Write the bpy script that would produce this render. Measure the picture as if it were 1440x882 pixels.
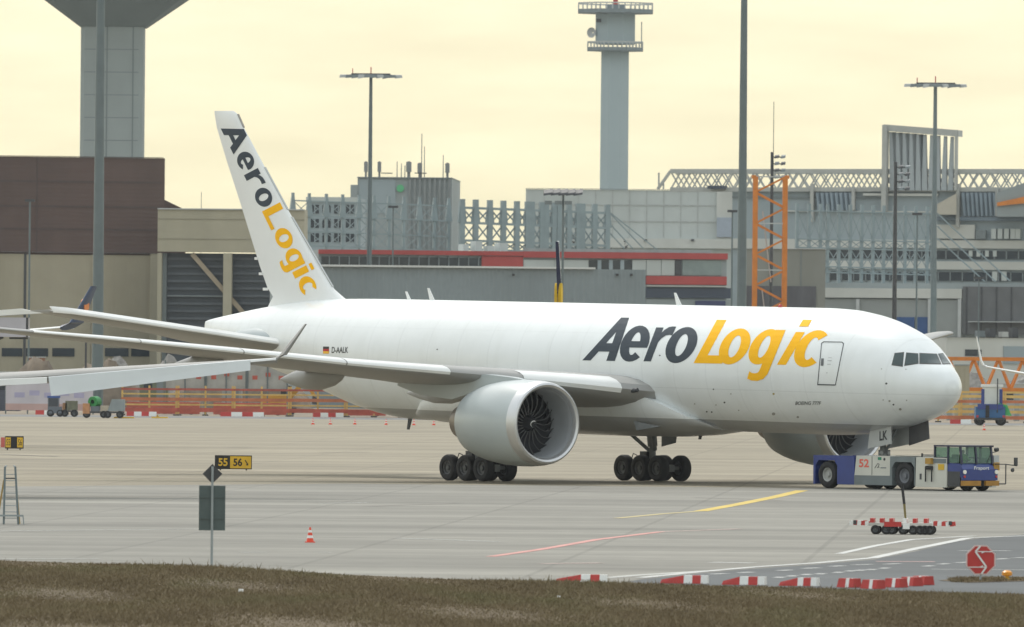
import bpy, bmesh, math, random
import numpy as np
from mathutils import Vector, Matrix
from mathutils.bvhtree import BVHTree
random.seed(7); rng = np.random.default_rng(7)
S = bpy.context.scene
for o in list(bpy.data.objects): bpy.data.objects.remove(o)
R = math.radians

# ------------------------------------------------------------------ camera
F, CH, PITCH, ROLL = 15029.6, 6.518, 0.003556, R(0.506)   # focal length in photo pixels, eye height, tilt
IW, IH = 1440.0, 882.0
cd = bpy.data.cameras.new('camera'); cam = bpy.data.objects.new('camera', cd); S.collection.objects.link(cam)
fw = Vector((0, math.cos(PITCH), math.sin(PITCH))); up0 = Vector((0, -math.sin(PITCH), math.cos(PITCH))); rt0 = Vector((1, 0, 0))
RT = rt0*math.cos(ROLL) + up0*math.sin(ROLL); UP = -rt0*math.sin(ROLL) + up0*math.cos(ROLL)
CAM = Vector((0, 0, CH))
cam.matrix_world = Matrix(((RT.x, UP.x, -fw.x, 0), (RT.y, UP.y, -fw.y, 0), (RT.z, UP.z, -fw.z, CH), (0, 0, 0, 1)))
cd.sensor_width = 36; cd.lens = 36*F/IW; cd.clip_start = 5; cd.clip_end = 30000
cd.dof.use_dof = True; cd.dof.focus_distance = 525; cd.dof.aperture_fstop = 4.5
S.camera = cam
# ------------------------------------------------------------------ overcast sky + soft sun
SUN_EL, SUN_AZ = R(50), R(335)      # azimuth from +Y clockwise: high, beyond the airplane and to the left
W = bpy.data.worlds.new('World'); S.world = W; W.use_nodes = True
nt = W.node_tree; nt.nodes.clear(); N = nt.nodes.new; LK = nt.links.new
out = N('ShaderNodeOutputWorld'); add = N('ShaderNodeAddShader'); bg1 = N('ShaderNodeBackground'); bg2 = N('ShaderNodeBackground')
sky = N('ShaderNodeTexSky'); sky.sky_type = 'NISHITA'; sky.sun_disc = False; sky.sun_elevation = SUN_EL; sky.sun_rotation = SUN_AZ
sky.air_density = 1.0; sky.dust_density = 3.0
bg1.inputs['Strength'].default_value = 0.05
LK(sky.outputs[0], bg1.inputs['Color'])
tc = N('ShaderNodeTexCoord'); sep = N('ShaderNodeSeparateXYZ'); LK(tc.outputs['Generated'], sep.inputs[0])
ramp = N('ShaderNodeValToRGB'); LK(sep.outputs['Z'], ramp.inputs[0])          # overcast luminance: brighter and cooler towards the zenith
e = ramp.color_ramp.elements
e[0].position = 0.0; e[0].color = (0.885, 0.845, 0.59, 1)
e[1].position = 1.0; e[1].color = (0.94, 1.02, 1.08, 1)
m_ = e.new(0.22); m_.color = (0.84, 0.86, 0.79, 1)
mapn = N('ShaderNodeMapping'); mapn.inputs['Scale'].default_value = (34, 34, 190); LK(tc.outputs['Generated'], mapn.inputs[0])
cl = N('ShaderNodeTexNoise'); cl.inputs['Scale'].default_value = 1.0; cl.inputs['Detail'].default_value = 5; LK(mapn.outputs[0], cl.inputs['Vector'])
cr = N('ShaderNodeValToRGB'); LK(cl.outputs['Fac'], cr.inputs[0])
cr.color_ramp.elements[0].position = 0.3; cr.color_ramp.elements[0].color = (0.88, 0.87, 0.835, 1)
cr.color_ramp.elements[1].position = 0.7; cr.color_ramp.elements[1].color = (1.06, 1.05, 1.03, 1)
mx = N('ShaderNodeMix'); mx.data_type = 'RGBA'; mx.blend_type = 'MULTIPLY'; mx.inputs['Factor'].default_value = 1
LK(ramp.outputs[0], mx.inputs['A']); LK(cr.outputs[0], mx.inputs['B'])
LK(mx.outputs['Result'], bg2.inputs['Color']); bg2.inputs['Strength'].default_value = 1.0
LK(bg1.outputs[0], add.inputs[0]); LK(bg2.outputs[0], add.inputs[1]); LK(add.outputs[0], out.inputs[0])
sl = bpy.data.lights.new('sun', 'SUN'); sun = bpy.data.objects.new('sun', sl); S.collection.objects.link(sun)
sl.energy = 1.5; sl.angle = R(14); sl.color = (1, 0.96, 0.88)
sd = Vector((math.sin(SUN_AZ)*math.cos(SUN_EL), math.cos(SUN_AZ)*math.cos(SUN_EL), math.sin(SUN_EL)))
sun.rotation_euler = sd.to_track_quat('Z', 'Y').to_euler(); sun.location = (0, 0, 200)
S.view_settings.view_transform = 'Standard'; S.view_settings.look = 'None'
S.view_settings.exposure = 0.0; S.view_settings.gamma = 1
S.render.engine = 'CYCLES'

# ------------------------------------------------------------------ pixel helpers
def ray(px, py):
    x = (px-IW/2)/F; y = -(py-IH/2)/F
    return fw + RT*x + UP*y
def P(px, py, D):
    d = ray(px, py); return CAM + d*(D/d.y)
def G(px, py, z=0.0):
    d = ray(px, py); return CAM + d*((z-CH)/d.z)
def PX(p):
    v = p-CAM; d = v.dot(fw); return IW/2 + F*v.dot(RT)/d, IH/2 - F*v.dot(UP)/d

# ------------------------------------------------------------------ materials
def lin(c):
    if isinstance(c, str):
        c = [int(c[i:i+2], 16)/255 for i in (1, 3, 5)]
        c = [x/12.92 if x < .04045 else ((x+.055)/1.055)**2.4 for x in c]
    return tuple(c)
MC = {}
def M(name, col, rough=.6, var=.12, scale=1.0, metal=0, bump=0, stretch=(1, 1, 1), coat=0, dirt=0):
    if name in MC: return MC[name]
    col = lin(col); m = bpy.data.materials.new(name); m.use_nodes = True; t = m.node_tree; n = t.nodes.new; k = t.links.new
    b = t.nodes['Principled BSDF']; b.inputs['Roughness'].default_value = rough; b.inputs['Metallic'].default_value = metal
    if coat: b.inputs['Coat Weight'].default_value = coat; b.inputs['Coat Roughness'].default_value = .12
    c = n('ShaderNodeTexCoord'); mp = n('ShaderNodeMapping'); k(c.outputs['Object'], mp.inputs[0]); mp.inputs['Scale'].default_value = stretch
    a = n('ShaderNodeTexNoise'); a.inputs['Scale'].default_value = scale; a.inputs['Detail'].default_value = 6; a.inputs['Roughness'].default_value = .6
    k(mp.outputs[0], a.inputs['Vector'])
    r = n('ShaderNodeValToRGB'); k(a.outputs['Fac'], r.inputs[0])
    r.color_ramp.elements[0].position = .3; r.color_ramp.elements[1].position = .7
    r.color_ramp.elements[0].color = (*[x*(1-var) for x in col], 1); r.color_ramp.elements[1].color = (*[min(1, x*(1+var)) for x in col], 1)
    src = r.outputs[0]
    if dirt:
        d2 = n('ShaderNodeTexNoise'); d2.inputs['Scale'].default_value = scale*.35; d2.inputs['Detail'].default_value = 8
        mp2 = n('ShaderNodeMapping'); mp2.inputs['Scale'].default_value = (1, 1, .18); k(c.outputs['Object'], mp2.inputs[0]); k(mp2.outputs[0], d2.inputs['Vector'])
        r2 = n('ShaderNodeValToRGB'); k(d2.outputs['Fac'], r2.inputs[0]); r2.color_ramp.elements[0].position = .42; r2.color_ramp.elements[1].position = .62
        r2.color_ramp.elements[0].color = (1-dirt, 1-dirt, 1-dirt*1.1, 1); r2.color_ramp.elements[1].color = (1, 1, 1, 1)
        mm = n('ShaderNodeMix'); mm.data_type = 'RGBA'; mm.blend_type = 'MULTIPLY'; mm.inputs['Factor'].default_value = 1
        k(src, mm.inputs['A']); k(r2.outputs[0], mm.inputs['B']); src = mm.outputs['Result']
    k(src, b.inputs['Base Color'])
    if bump:
        bp = n('ShaderNodeBump'); bp.inputs['Strength'].default_value = bump; bp.inputs['Distance'].default_value = .02
        k(a.outputs['Fac'], bp.inputs['Height']); k(bp.outputs[0], b.inputs['Normal'])
    MC[name] = m; return m
def corrugated(name, col, period, axis='X', amp=.5, rough=.6, var=.06, dirt=.15):
    m = M(name, col, rough, var, .3, dirt=dirt)
    t = m.node_tree; n = t.nodes.new; k = t.links.new; b = t.nodes['Principled BSDF']
    c = n('ShaderNodeTexCoord'); w = n('ShaderNodeTexWave'); w.bands_direction = axis; w.wave_profile = 'SIN'
    w.inputs['Scale'].default_value = 2*math.pi/20/period; k(c.outputs['Object'], w.inputs['Vector'])
    bp = n('ShaderNodeBump'); bp.inputs['Strength'].default_value = amp; bp.inputs['Distance'].default_value = period*.25
    k(w.outputs['Fac'], bp.inputs['Height']); k(bp.outputs[0], b.inputs['Normal']); return m

white = M('white_paint', (.80, .81, .80), .35, .03, .8, dirt=.05)
steel = M('galvanised_steel', (.30, .34, .35), .55, .15, .6)
mastm = M('mast_steel', (.125, .16, .168), .5, .12, .4)
black = M('black_rubber', (.018, .018, .02), .75, .3, 4)
dark = M('dark_metal', (.05, .053, .058), .5, .2, 2)
glass = M('dark_glass', (.025, .035, .045), .12, .3, .2)
glassg = M('green_glass', (.16, .23, .21), .1, .2, .6)
red = M('red_paint', (.48, .04, .035), .5, .15, 1)
orange = M('orange_paint', (.62, .20, .02), .5, .15, 1)
yellow = M('yellow_paint', (.72, .45, .03), .5, .12, 1)
wood = M('yellow_timber', (.62, .42, .14), .7, .2, 1)
blue = M('blue_paint', (.015, .04, .22), .35, .15, .8, coat=.3)
grey = M('grey_paint', (.17, .20, .21), .5, .12, 1)
lgrey = M('light_grey_paint', (.45, .47, .47), .5, .08, 1)
navy = M('navy_paint', (.015, .02, .055), .35, .1, 1)
concrete = M('concrete', (.36, .36, .34), .85, .12, .3, dirt=.2)

# ------------------------------------------------------------------ mesh helpers
TR = {}                                   # object -> matrix of its frame
def V(*a): return Vector(a)
class MB:
    def __init__(s): s.v = []; s.f = []; s.m = []
    def add(s, vs, fs, mi=0):
        b = len(s.v); s.v += [Vector(x) for x in vs]; s.f += [tuple(i+b for i in f) for f in fs]; s.m += [mi]*len(fs); return s
    def hexa(s, b, t, mi=0):
        return s.add(list(b)+list(t), [(3, 2, 1, 0), (4, 5, 6, 7), (0, 1, 5, 4), (1, 2, 6, 5), (2, 3, 7, 6), (3, 0, 4, 7)], mi)
    def box(s, x0, x1, y0, y1, z0, z1, mi=0):
        return s.hexa([V(x0, y0, z0), V(x1, y0, z0), V(x1, y1, z0), V(x0, y1, z0)], [V(x0, y0, z1), V(x1, y0, z1), V(x1, y1, z1), V(x0, y1, z1)], mi)
    def beam(s, a, b, w, h=None, mi=0):
        h = h or w; a = Vector(a); b = Vector(b); d = (b-a).normalized()
        r = V(0, 0, 1) if abs(d.z) < .95 else V(0, 1, 0)
        u = d.cross(r).normalized()*w/2; n = u.cross(d).normalized()*h/2
        c = [-u-n, u-n, u+n, -u+n]
        return s.hexa([a+x for x in c], [b+x for x in c], mi)
    def tube(s, a, b, r0, r1=None, n=10, mi=0, cap=True):
        r1 = r0 if r1 is None else r1; a = Vector(a); b = Vector(b); d = (b-a).normalized()
        r = V(0, 0, 1) if abs(d.z) < .95 else V(0, 1, 0)
        u = d.cross(r).normalized(); w = u.cross(d)
        vs = [p+(u*math.cos(2*math.pi*i/n)+w*math.sin(2*math.pi*i/n))*q for p, q in ((a, r0), (b, r1)) for i in range(n)]
        fs = [(i, (i+1) % n, n+(i+1) % n, n+i) for i in range(n)]
        if cap: fs += [tuple(range(n-1, -1, -1)), tuple(range(n, 2*n))]
        return s.add(vs, fs, mi)
    def lathe(s, prof, o, ax, n=24, mi=0, close=False, mis=None):
        o = Vector(o); d = Vector(ax).normalized(); r = V(0, 0, 1) if abs(d.z) < .95 else V(0, 1, 0)
        u = d.cross(r).normalized(); w = u.cross(d); b = len(s.v)
        for t, q in prof:
            s.v += [o+d*t+(u*math.cos(2*math.pi*i/n)+w*math.sin(2*math.pi*i/n))*q for i in range(n)]
        for j in range(len(prof)-1):
            for i in range(n):
                s.f.append((b+j*n+i, b+j*n+(i+1) % n, b+(j+1)*n+(i+1) % n, b+(j+1)*n+i)); s.m.append(mis[j] if mis else mi)
        if close:
            s.f.append(tuple(b+i for i in range(n-1, -1, -1))); s.m.append(mi)
            e0 = b+(len(prof)-1)*n; s.f.append(tuple(e0+i for i in range(n))); s.m.append(mi)
        return s
    def rings(s, rs, cap=True, mi=0):
        n = len(rs[0]); b = len(s.v)
        for r in rs: s.v += [Vector(x) for x in r]
        for j in range(len(rs)-1):
            for i in range(n):
                s.f.append((b+j*n+i, b+j*n+(i+1) % n, b+(j+1)*n+(i+1) % n, b+(j+1)*n+i)); s.m.append(mi)
        if cap:
            s.f.append(tuple(b+i for i in range(n-1, -1, -1))); s.m.append(mi)
            e0 = b+(len(rs)-1)*n; s.f.append(tuple(e0+i for i in range(n))); s.m.append(mi)
        return s
    def prism(s, poly, f0, f1, mi=0):       # poly of (a,b); f0,f1 map (a,b)->point
        n = len(poly); vs = [f0(*p) for p in poly]+[f1(*p) for p in poly]
        fs = [tuple(range(n-1, -1, -1)), tuple(range(n, 2*n))]+[(i, (i+1) % n, n+(i+1) % n, n+i) for i in range(n)]
        return s.add(vs, fs, mi)
    def mesh(s, name, mats, smooth=False, angle=35):
        me = bpy.data.meshes.new(name); me.from_pydata([tuple(x) for x in s.v], [], s.f); me.validate()
        for m in (mats if isinstance(mats, (list, tuple)) else [mats]): me.materials.append(m)
        if len(me.polygons) == len(s.m): me.polygons.foreach_set('material_index', s.m)
        bm = bmesh.new(); bm.from_mesh(me); bmesh.ops.recalc_face_normals(bm, faces=bm.faces); bm.to_mesh(me); bm.free()
        if smooth:
            me.polygons.foreach_set('use_smooth', [True]*len(me.polygons))
            try: me.set_sharp_from_angle(angle=R(angle))
            except Exception: pass
        me.update(); return me
    def build(s, name, mats, parent=None, smooth=False, world=False, **kw):
        if world and parent is not None:
            inv = TR[parent].inverted(); s.v = [inv @ x for x in s.v]
        return link(name, s.mesh(name, mats, smooth), parent, **kw)
def link(name, me, parent=None, loc=None, rot=None, kind=None):
    o = bpy.data.objects.new(name, me); S.collection.objects.link(o)
    if loc is not None: o.location = loc
    if rot is not None: o.rotation_euler = rot
    if parent is not None: o.parent = parent; TR[o] = TR[parent] @ o.matrix_basis
    else: TR[o] = o.matrix_basis.copy()
    if kind: o['kind'] = kind
    return o
def tag(o, label, cat, group=None):
    o['label'] = label; o['category'] = cat
    if group: o['group'] = group
    return o
def thing(name, label, cat, loc=(0, 0, 0), rz=0, group=None):
    o = bpy.data.objects.new(name, None); S.collection.objects.link(o); o.empty_display_size = .2
    o.location = loc; o.rotation_euler = (0, 0, rz); TR[o] = Matrix.Translation(Vector(loc)) @ Matrix.Rotation(rz, 4, 'Z')
    return tag(o, label, cat, group)
def struct(name, mb, mats, smooth=False):
    o = mb.build(name, mats, smooth=smooth); o['kind'] = 'structure'; return o
def dup(o, loc=None, rz=None, label=None, parent=None):
    c = o.copy(); S.collection.objects.link(c)
    if parent is not None: c.parent = parent
    if loc is not None: c.location = loc
    if rz is not None: c.rotation_euler = (0, 0, rz)
    if label: c['label'] = label
    for ch in o.children: dup(ch, parent=c)
    return c
# lettering: a mesh of glyph triangles in glyph units
def glyphs(text, bold=.02, shear=0.0, grid=.12):
    cu = bpy.data.curves.new('t', 'FONT'); cu.body = text; cu.offset = bold; cu.shear = shear; cu.resolution_u = 6; cu.fill_mode = 'FRONT'
    ob = bpy.data.objects.new('t', cu); S.collection.objects.link(ob); bpy.context.view_layer.update()
    me = bpy.data.meshes.new_from_object(ob.evaluated_get(bpy.context.evaluated_depsgraph_get()))
    bpy.data.objects.remove(ob); bm = bmesh.new(); bm.from_mesh(me); bmesh.ops.remove_doubles(bm, verts=bm.verts, dist=1e-5)
    if grid:
        xs = [v.co.x for v in bm.verts]; ys = [v.co.y for v in bm.verts]
        for ax, lo, hi in ((0, min(xs), max(xs)), (1, min(ys), max(ys))):
            t = lo+grid
            while t < hi:
                no = V(1, 0, 0) if ax == 0 else V(0, 1, 0)
                bmesh.ops.bisect_plane(bm, geom=bm.verts[:]+bm.edges[:]+bm.faces[:], plane_co=no*t, plane_no=no); t += grid
    vs = [(v.co.x, v.co.y) for v in bm.verts]; bm.verts.index_update(); fs = [tuple(v.index for v in f.verts) for f in bm.faces]
    bm.free(); bpy.data.meshes.remove(me); return vs, fs
def fit(vs, x0, y0, x1, y1):
    a = min(v[0] for v in vs); b = max(v[0] for v in vs); c = min(v[1] for v in vs); d = max(v[1] for v in vs)
    return [(x0+(x-a)/(b-a)*(x1-x0), y0+(y-c)/(d-c)*(y1-y0)) for x, y in vs]
def lettering(name, text, mat, parent, f, w, h, bold=.02, shear=0):   # flat print; f maps (u,v) in metres to a local point
    vs, fs = glyphs(text, bold, shear, 0); vs = fit(vs, 0, 0, w, h)
    return MB().add([f(*v) for v in vs], fs).build(name, mat, parent)

# ------------------------------------------------------------------ ground
def sheet(name, pts, z, mat): return struct(name, MB().add([V(p[0], p[1], z) for p in pts], [tuple(range(len(pts)))]), mat)
def ground_mat(name, col, var=.16, streak=.14, joint=0, jdark=.8, rough=.85):
    m = bpy.data.materials.new(name); m.use_nodes = True; t = m.node_tree; n = t.nodes.new; k = t.links.new; b = t.nodes['Principled BSDF']
    b.inputs['Roughness'].default_value = rough; col = lin(col)
    c = n('ShaderNodeTexCoord')
    def noise(sc, st, det=6):
        mp = n('ShaderNodeMapping'); mp.inputs['Scale'].default_value = st; k(c.outputs['Object'], mp.inputs[0])
        a = n('ShaderNodeTexNoise'); a.inputs['Scale'].default_value = sc; a.inputs['Detail'].default_value = det; k(mp.outputs[0], a.inputs['Vector']); return a.outputs['Fac']
    def ramp(f, lo, hi, p0=.35, p1=.65):
        r = n('ShaderNodeValToRGB'); k(f, r.inputs[0]); r.color_ramp.elements[0].position = p0; r.color_ramp.elements[1].position = p1
        r.color_ramp.elements[0].color = (*lo, 1); r.color_ramp.elements[1].color = (*hi, 1); return r.outputs[0]
    def mul(a, bb):
        mm = n('ShaderNodeMix'); mm.data_type = 'RGBA'; mm.blend_type = 'MULTIPLY'; mm.inputs['Factor'].default_value = 1; k(a, mm.inputs['A']); k(bb, mm.inputs['B']); return mm.outputs['Result']
    g = lambda x: (x, x, x)
    s = ramp(noise(.05, (1, 1, 1)), [x*(1-var) for x in col], [x*(1+var) for x in col])
    s = mul(s, ramp(noise(1, (.012, .11, 1)), g(1-streak), g(1+streak*.5)))
    s = mul(s, ramp(noise(1, (.035, .35, 1), 8), g(1-streak*.8), g(1)))
    s = mul(s, ramp(noise(.8, (1, 1, 1), 10), g(.93), g(1.05)))
    if joint:
        br = n('ShaderNodeTexBrick'); br.offset = 0; br.inputs['Scale'].default_value = 1; br.inputs['Mortar Size'].default_value = .09
        br.inputs['Brick Width'].default_value = joint; br.inputs['Row Height'].default_value = joint
        br.inputs['Color1'].default_value = (1, 1, 1, 1); br.inputs['Color2'].default_value = (.93, .93, .93, 1); br.inputs['Mortar'].default_value = (jdark, jdark, jdark, 1)
        mp = n('ShaderNodeMapping'); mp.inputs['Rotation'].default_value = (0, 0, .05); k(c.outputs['Object'], mp.inputs[0]); k(mp.outputs[0], br.inputs['Vector'])
        s = mul(s, br.outputs['Color'])
    k(s, b.inputs['Base Color']); return m
apron_m = ground_mat('apron_concrete', (.31, .268, .192), .10, .22, 7.5)
taxi_m = ground_mat('taxiway_concrete', (.258, .246, .212), .09, .22, 7.5)
asph_m = ground_mat('asphalt', (.088, .096, .10), .12, .12)
strip_m = ground_mat('service_road_asphalt', (.19, .19, .185), .12, .1)
soil_m = ground_mat('dry_grass_soil', (.145, .105, .06), .2, .2, rough=1)
sheet('terrain', [(-9000, -3000), (9000, -3000), (9000, 14000), (-9000, 14000)], -.02, M('far_ground', (.24, .22, .18), .9, .2, .01))
sheet('apron', [(-700, 200), (700, 200), (700, 1004), (-700, 1004)], -.008, apron_m)
a, b_, c_ = G(-400, 688), G(480, 680), G(1900, 694)
sheet('taxiway', [(-600, 200), (600, 200), (600, c_.y-1), (c_.x, c_.y), (b_.x, b_.y), (a.x, a.y), (-600, a.y)], 0.0, taxi_m)
sheet('service_road', [(-700, 1004), (700, 1004), (700, 1034), (-700, 1034)], -.004, strip_m)
sheet('construction_ground', [(-700, 1034), (700, 1034), (700, 1240), (-700, 1240)], -.004, ground_mat('construction_soil', (.26, .21, .15), .25, .2))
edge = [(-400, 776), (0, 789), (150, 794), (300, 800), (480, 809), (620, 815), (750, 820), (870, 823), (1000, 825), (1130, 828), (1260, 834), (1440, 838), (1900, 848)]
eg = [G(x, y) for x, y in edge]
# asphalt road on the right
road_top = [(840, 826), (900, 815), (980, 807), (1060, 800), (1150, 794), (1230, 787), (1290, 775), (1345, 762), (1380, 757), (1440, 752), (1900, 735)]
rt_ = [G(x, y) for x, y in road_top]
sheet('taxi_road', [(p.x, p.y) for p in rt_]+[(60, 240), (3, 240)], .004, asph_m)
def stripe(name, pts, w, mat, z=.008):
    mb = MB(); n = len(pts); L_, R_ = [], []
    for i, p in enumerate(pts):
        d = (pts[min(i+1, n-1)]-pts[max(i-1, 0)]); d.z = 0; d.normalize(); nn = V(-d.y, d.x, 0)*w/2
        L_.append(V(p.x+nn.x, p.y+nn.y, z)); R_.append(V(p.x-nn.x, p.y-nn.y, z))
    mb.add(L_+R_, [(i, i+1, n+i+1, n+i) for i in range(n-1)]); return struct(name, mb, mat)
pw = M('worn_white_marking', (.52, .52, .50), .7, .2, .7); pr = M('worn_red_marking', (.55, .25, .22), .7, .25, .6); py_ = M('worn_yellow_marking', (.58, .42, .08), .7, .2, .6)
pyf = M('faded_yellow_marking', (.46, .38, .18), .7, .2, .6); prf = M('faded_red_marking', (.48, .36, .32), .7, .2, .6); pwf = M('faded_white_marking', (.48, .48, .45), .7, .15, .5)
def px_line(name, pts, w, mat, z=.008): return stripe(name, [G(*p) for p in pts], w, mat, z)
px_line('yellow_marking', [(985, 719), (1040, 709), (1090, 699), (1128, 690)], .6, py_)
px_line('yellow_marking', [(868, 729), (930, 723), (985, 719)], .4, pyf)
px_line('red_marking', [(690, 783), (760, 773), (840, 759), (930, 748)], .35, pr)
px_line('red_marking', [(930, 748), (1040, 744)], .35, prf)
px_line('red_marking', [(760, 793), (845, 792)], .5, prf)
px_line('white_marking', [(1000, 791), (1060, 792)], .9, pwf)
px_line('white_marking', [(900, 813), (980, 805), (1060, 798), (1150, 792), (1228, 785), (1288, 772), (1362, 757)], .38, pw, .012)
px_line('white_marking', [(1362, 757), (1440, 754), (1700, 746)], .32, pw, .012)
px_line('white_marking', [(1180, 779), (1230, 768), (1282, 759), (1370, 754)], .3, pw)
px_line('white_marking', [(850, 813), (900, 809), (1000, 803)], .4, pwf, .0085)
px_line('red_marking', [(1232, 790), (1314, 790.5)], .6, M('pale_red_marking', (.62, .40, .37), .7, .2, .6), .012)
px_line('white_marking', [(1350, 775), (1420, 775)], .5, pw, .012)
px_line('white_marking', [(1310, 801), (1440, 802)], .35, pwf, .012)
for x, y, l in [(1000, 808, 22), (1040, 806, 18), (1095, 803, 18), (1130, 800, 22), (1168, 797, 20), (1200, 795, 26), (1245, 794, 20), (1300, 797, 12), (1320, 794, 14), (1345, 792, 20), (1400, 787, 16), (1425, 785, 30), (1175, 806, 8), (1192, 804, 8), (1206, 803, 8), (1222, 802, 8), (1240, 800, 8), (1150, 808, 8), (1130, 809, 8), (1110, 811, 8), (1092, 813, 8)]:
    px_line('white_marking', [(x, y), (x+l, y-1)], .28, pw, .012)
for x0, y0, x1, y1 in [(336, 777, 374, 777), (448, 777, 466, 777), (0, 747, 290, 744), (560, 757, 700, 762), (0, 786, 140, 786), (450, 708, 520, 707)]:
    px_line('white_marking', [(x0, y0), (x1, y1)], .35, pwf)
for x0, y0, x1, y1, w in [(0, 639, 80, 642, .7), (320, 629, 352, 629, .8), (450, 636, 520, 636, .7), (520, 712, 640, 708, .6), (980, 700, 1100, 704, .5), (640, 690, 900, 692, .7)]:
    px_line('tar_seam', [(x0, y0), (x1, y1)], w, M('tar_seam', (.2, .185, .16), .8, .3, .6), .006)
# verge
vp = [(p.x, p.y) for p in eg]
sheet('grass_verge', vp+[(80, 150), (-80, 150)], .018, soil_m)
gr2 = [G(x, y) for x, y in [(1320, 817), (1350, 814.5), (1440, 812), (1900, 805)]]; gr3 = [G(x, y) for x, y in [(1900, 815), (1440, 818), (1360, 820)]]
sheet('grass_strip', [(p.x, p.y) for p in gr2+gr3], .018, soil_m)
lane = [G(x, y) for x, y in [(1170, 831), (1300, 823), (1440, 819), (1900, 816)]]

def edge_y(x): return np.interp(x, [p.x for p in eg], [p.y for p in eg])
def grass(name, n, xr, yf, hmin, hmax, col):
    x = rng.uniform(xr[0], xr[1], n); y0, y1 = yf(x); t = rng.random(n)**.8; y = y1+(y0-y1)*t
    cl_ = np.sin(x*.9+y*.21)+np.sin(x*.37-y*.13+1.7)+rng.normal(0, .6, n)
    h = rng.uniform(hmin, hmax, n)*np.clip(1+.35*cl_, .35, 2.0); w = rng.uniform(.012, .03, n); a = rng.uniform(0, math.pi, n)
    lx, ly = rng.normal(0, .45, n)*h, rng.normal(0, .45, n)*h
    v = np.zeros((n, 3, 3), np.float32)
    v[:, 0, 0] = x-np.cos(a)*w; v[:, 0, 1] = y-np.sin(a)*w; v[:, 1, 0] = x+np.cos(a)*w; v[:, 1, 1] = y+np.sin(a)*w
    v[:, 0:2, 2] = .01; v[:, 2, 0] = x+lx; v[:, 2, 1] = y+ly; v[:, 2, 2] = h
    me = bpy.data.meshes.new(name); me.vertices.add(3*n); me.vertices.foreach_set('co', v.ravel())
    me.loops.add(3*n); me.loops.foreach_set('vertex_index', np.arange(3*n, dtype=np.int32))
    me.polygons.add(n); me.polygons.foreach_set('loop_start', np.arange(0, 3*n, 3, dtype=np.int32)); me.update(); me.validate()
    me.materials.append(col); o = link(name, me, kind='stuff'); return o
def grass_mat():
    m = bpy.data.materials.new('dry_grass'); m.use_nodes = True; t = m.node_tree; n = t.nodes.new; k = t.links.new; b = t.nodes['Principled BSDF']; b.inputs['Roughness'].default_value = .9
    c = n('ShaderNodeTexCoord'); a = n('ShaderNodeTexNoise'); a.inputs['Scale'].default_value = .35; a.inputs['Detail'].default_value = 5
    mp = n('ShaderNodeMapping'); mp.inputs['Scale'].default_value = (1, .16, 1); k(c.outputs['Object'], mp.inputs[0]); k(mp.outputs[0], a.inputs['Vector'])
    r = n('ShaderNodeValToRGB'); k(a.outputs['Fac'], r.inputs[0]); e = r.color_ramp.elements
    e[0].position = .3; e[0].color = (.155, .118, .064, 1); e[1].position = .72; e[1].color = (.165, .145, .07, 1); q = e.new(.5); q.color = (.19, .148, .082, 1)
    k(r.outputs[0], b.inputs['Base Color']); return m
gm = grass_mat()
g1 = grass('verge_grass', 420000, (-16, 17), lambda x: (edge_y(x)-.15, edge_y(x)*0+246), .035, .10, gm); tag(g1, 'dry brown and green grass covering the verge', 'grass')
g3 = grass('edge_weeds', 500, (-16, 17), lambda x: (edge_y(x)-.05, edge_y(x)-2.5), .08, .2, gm); tag(g3, 'taller dry weeds along the verge edge', 'weeds')
def ys2(x): return np.interp(x, [p.x for p in gr2], [p.y for p in gr2])-.2, np.interp(x, [p.x for p in gr3[::-1]], [p.y for p in gr3[::-1]])+.2
g2 = grass('strip_grass', 9000, (gr2[0].x+.3, 20), ys2, .04, .11, gm); tag(g2, 'thin strip of dry grass under the octagonal sign', 'grass')

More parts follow.
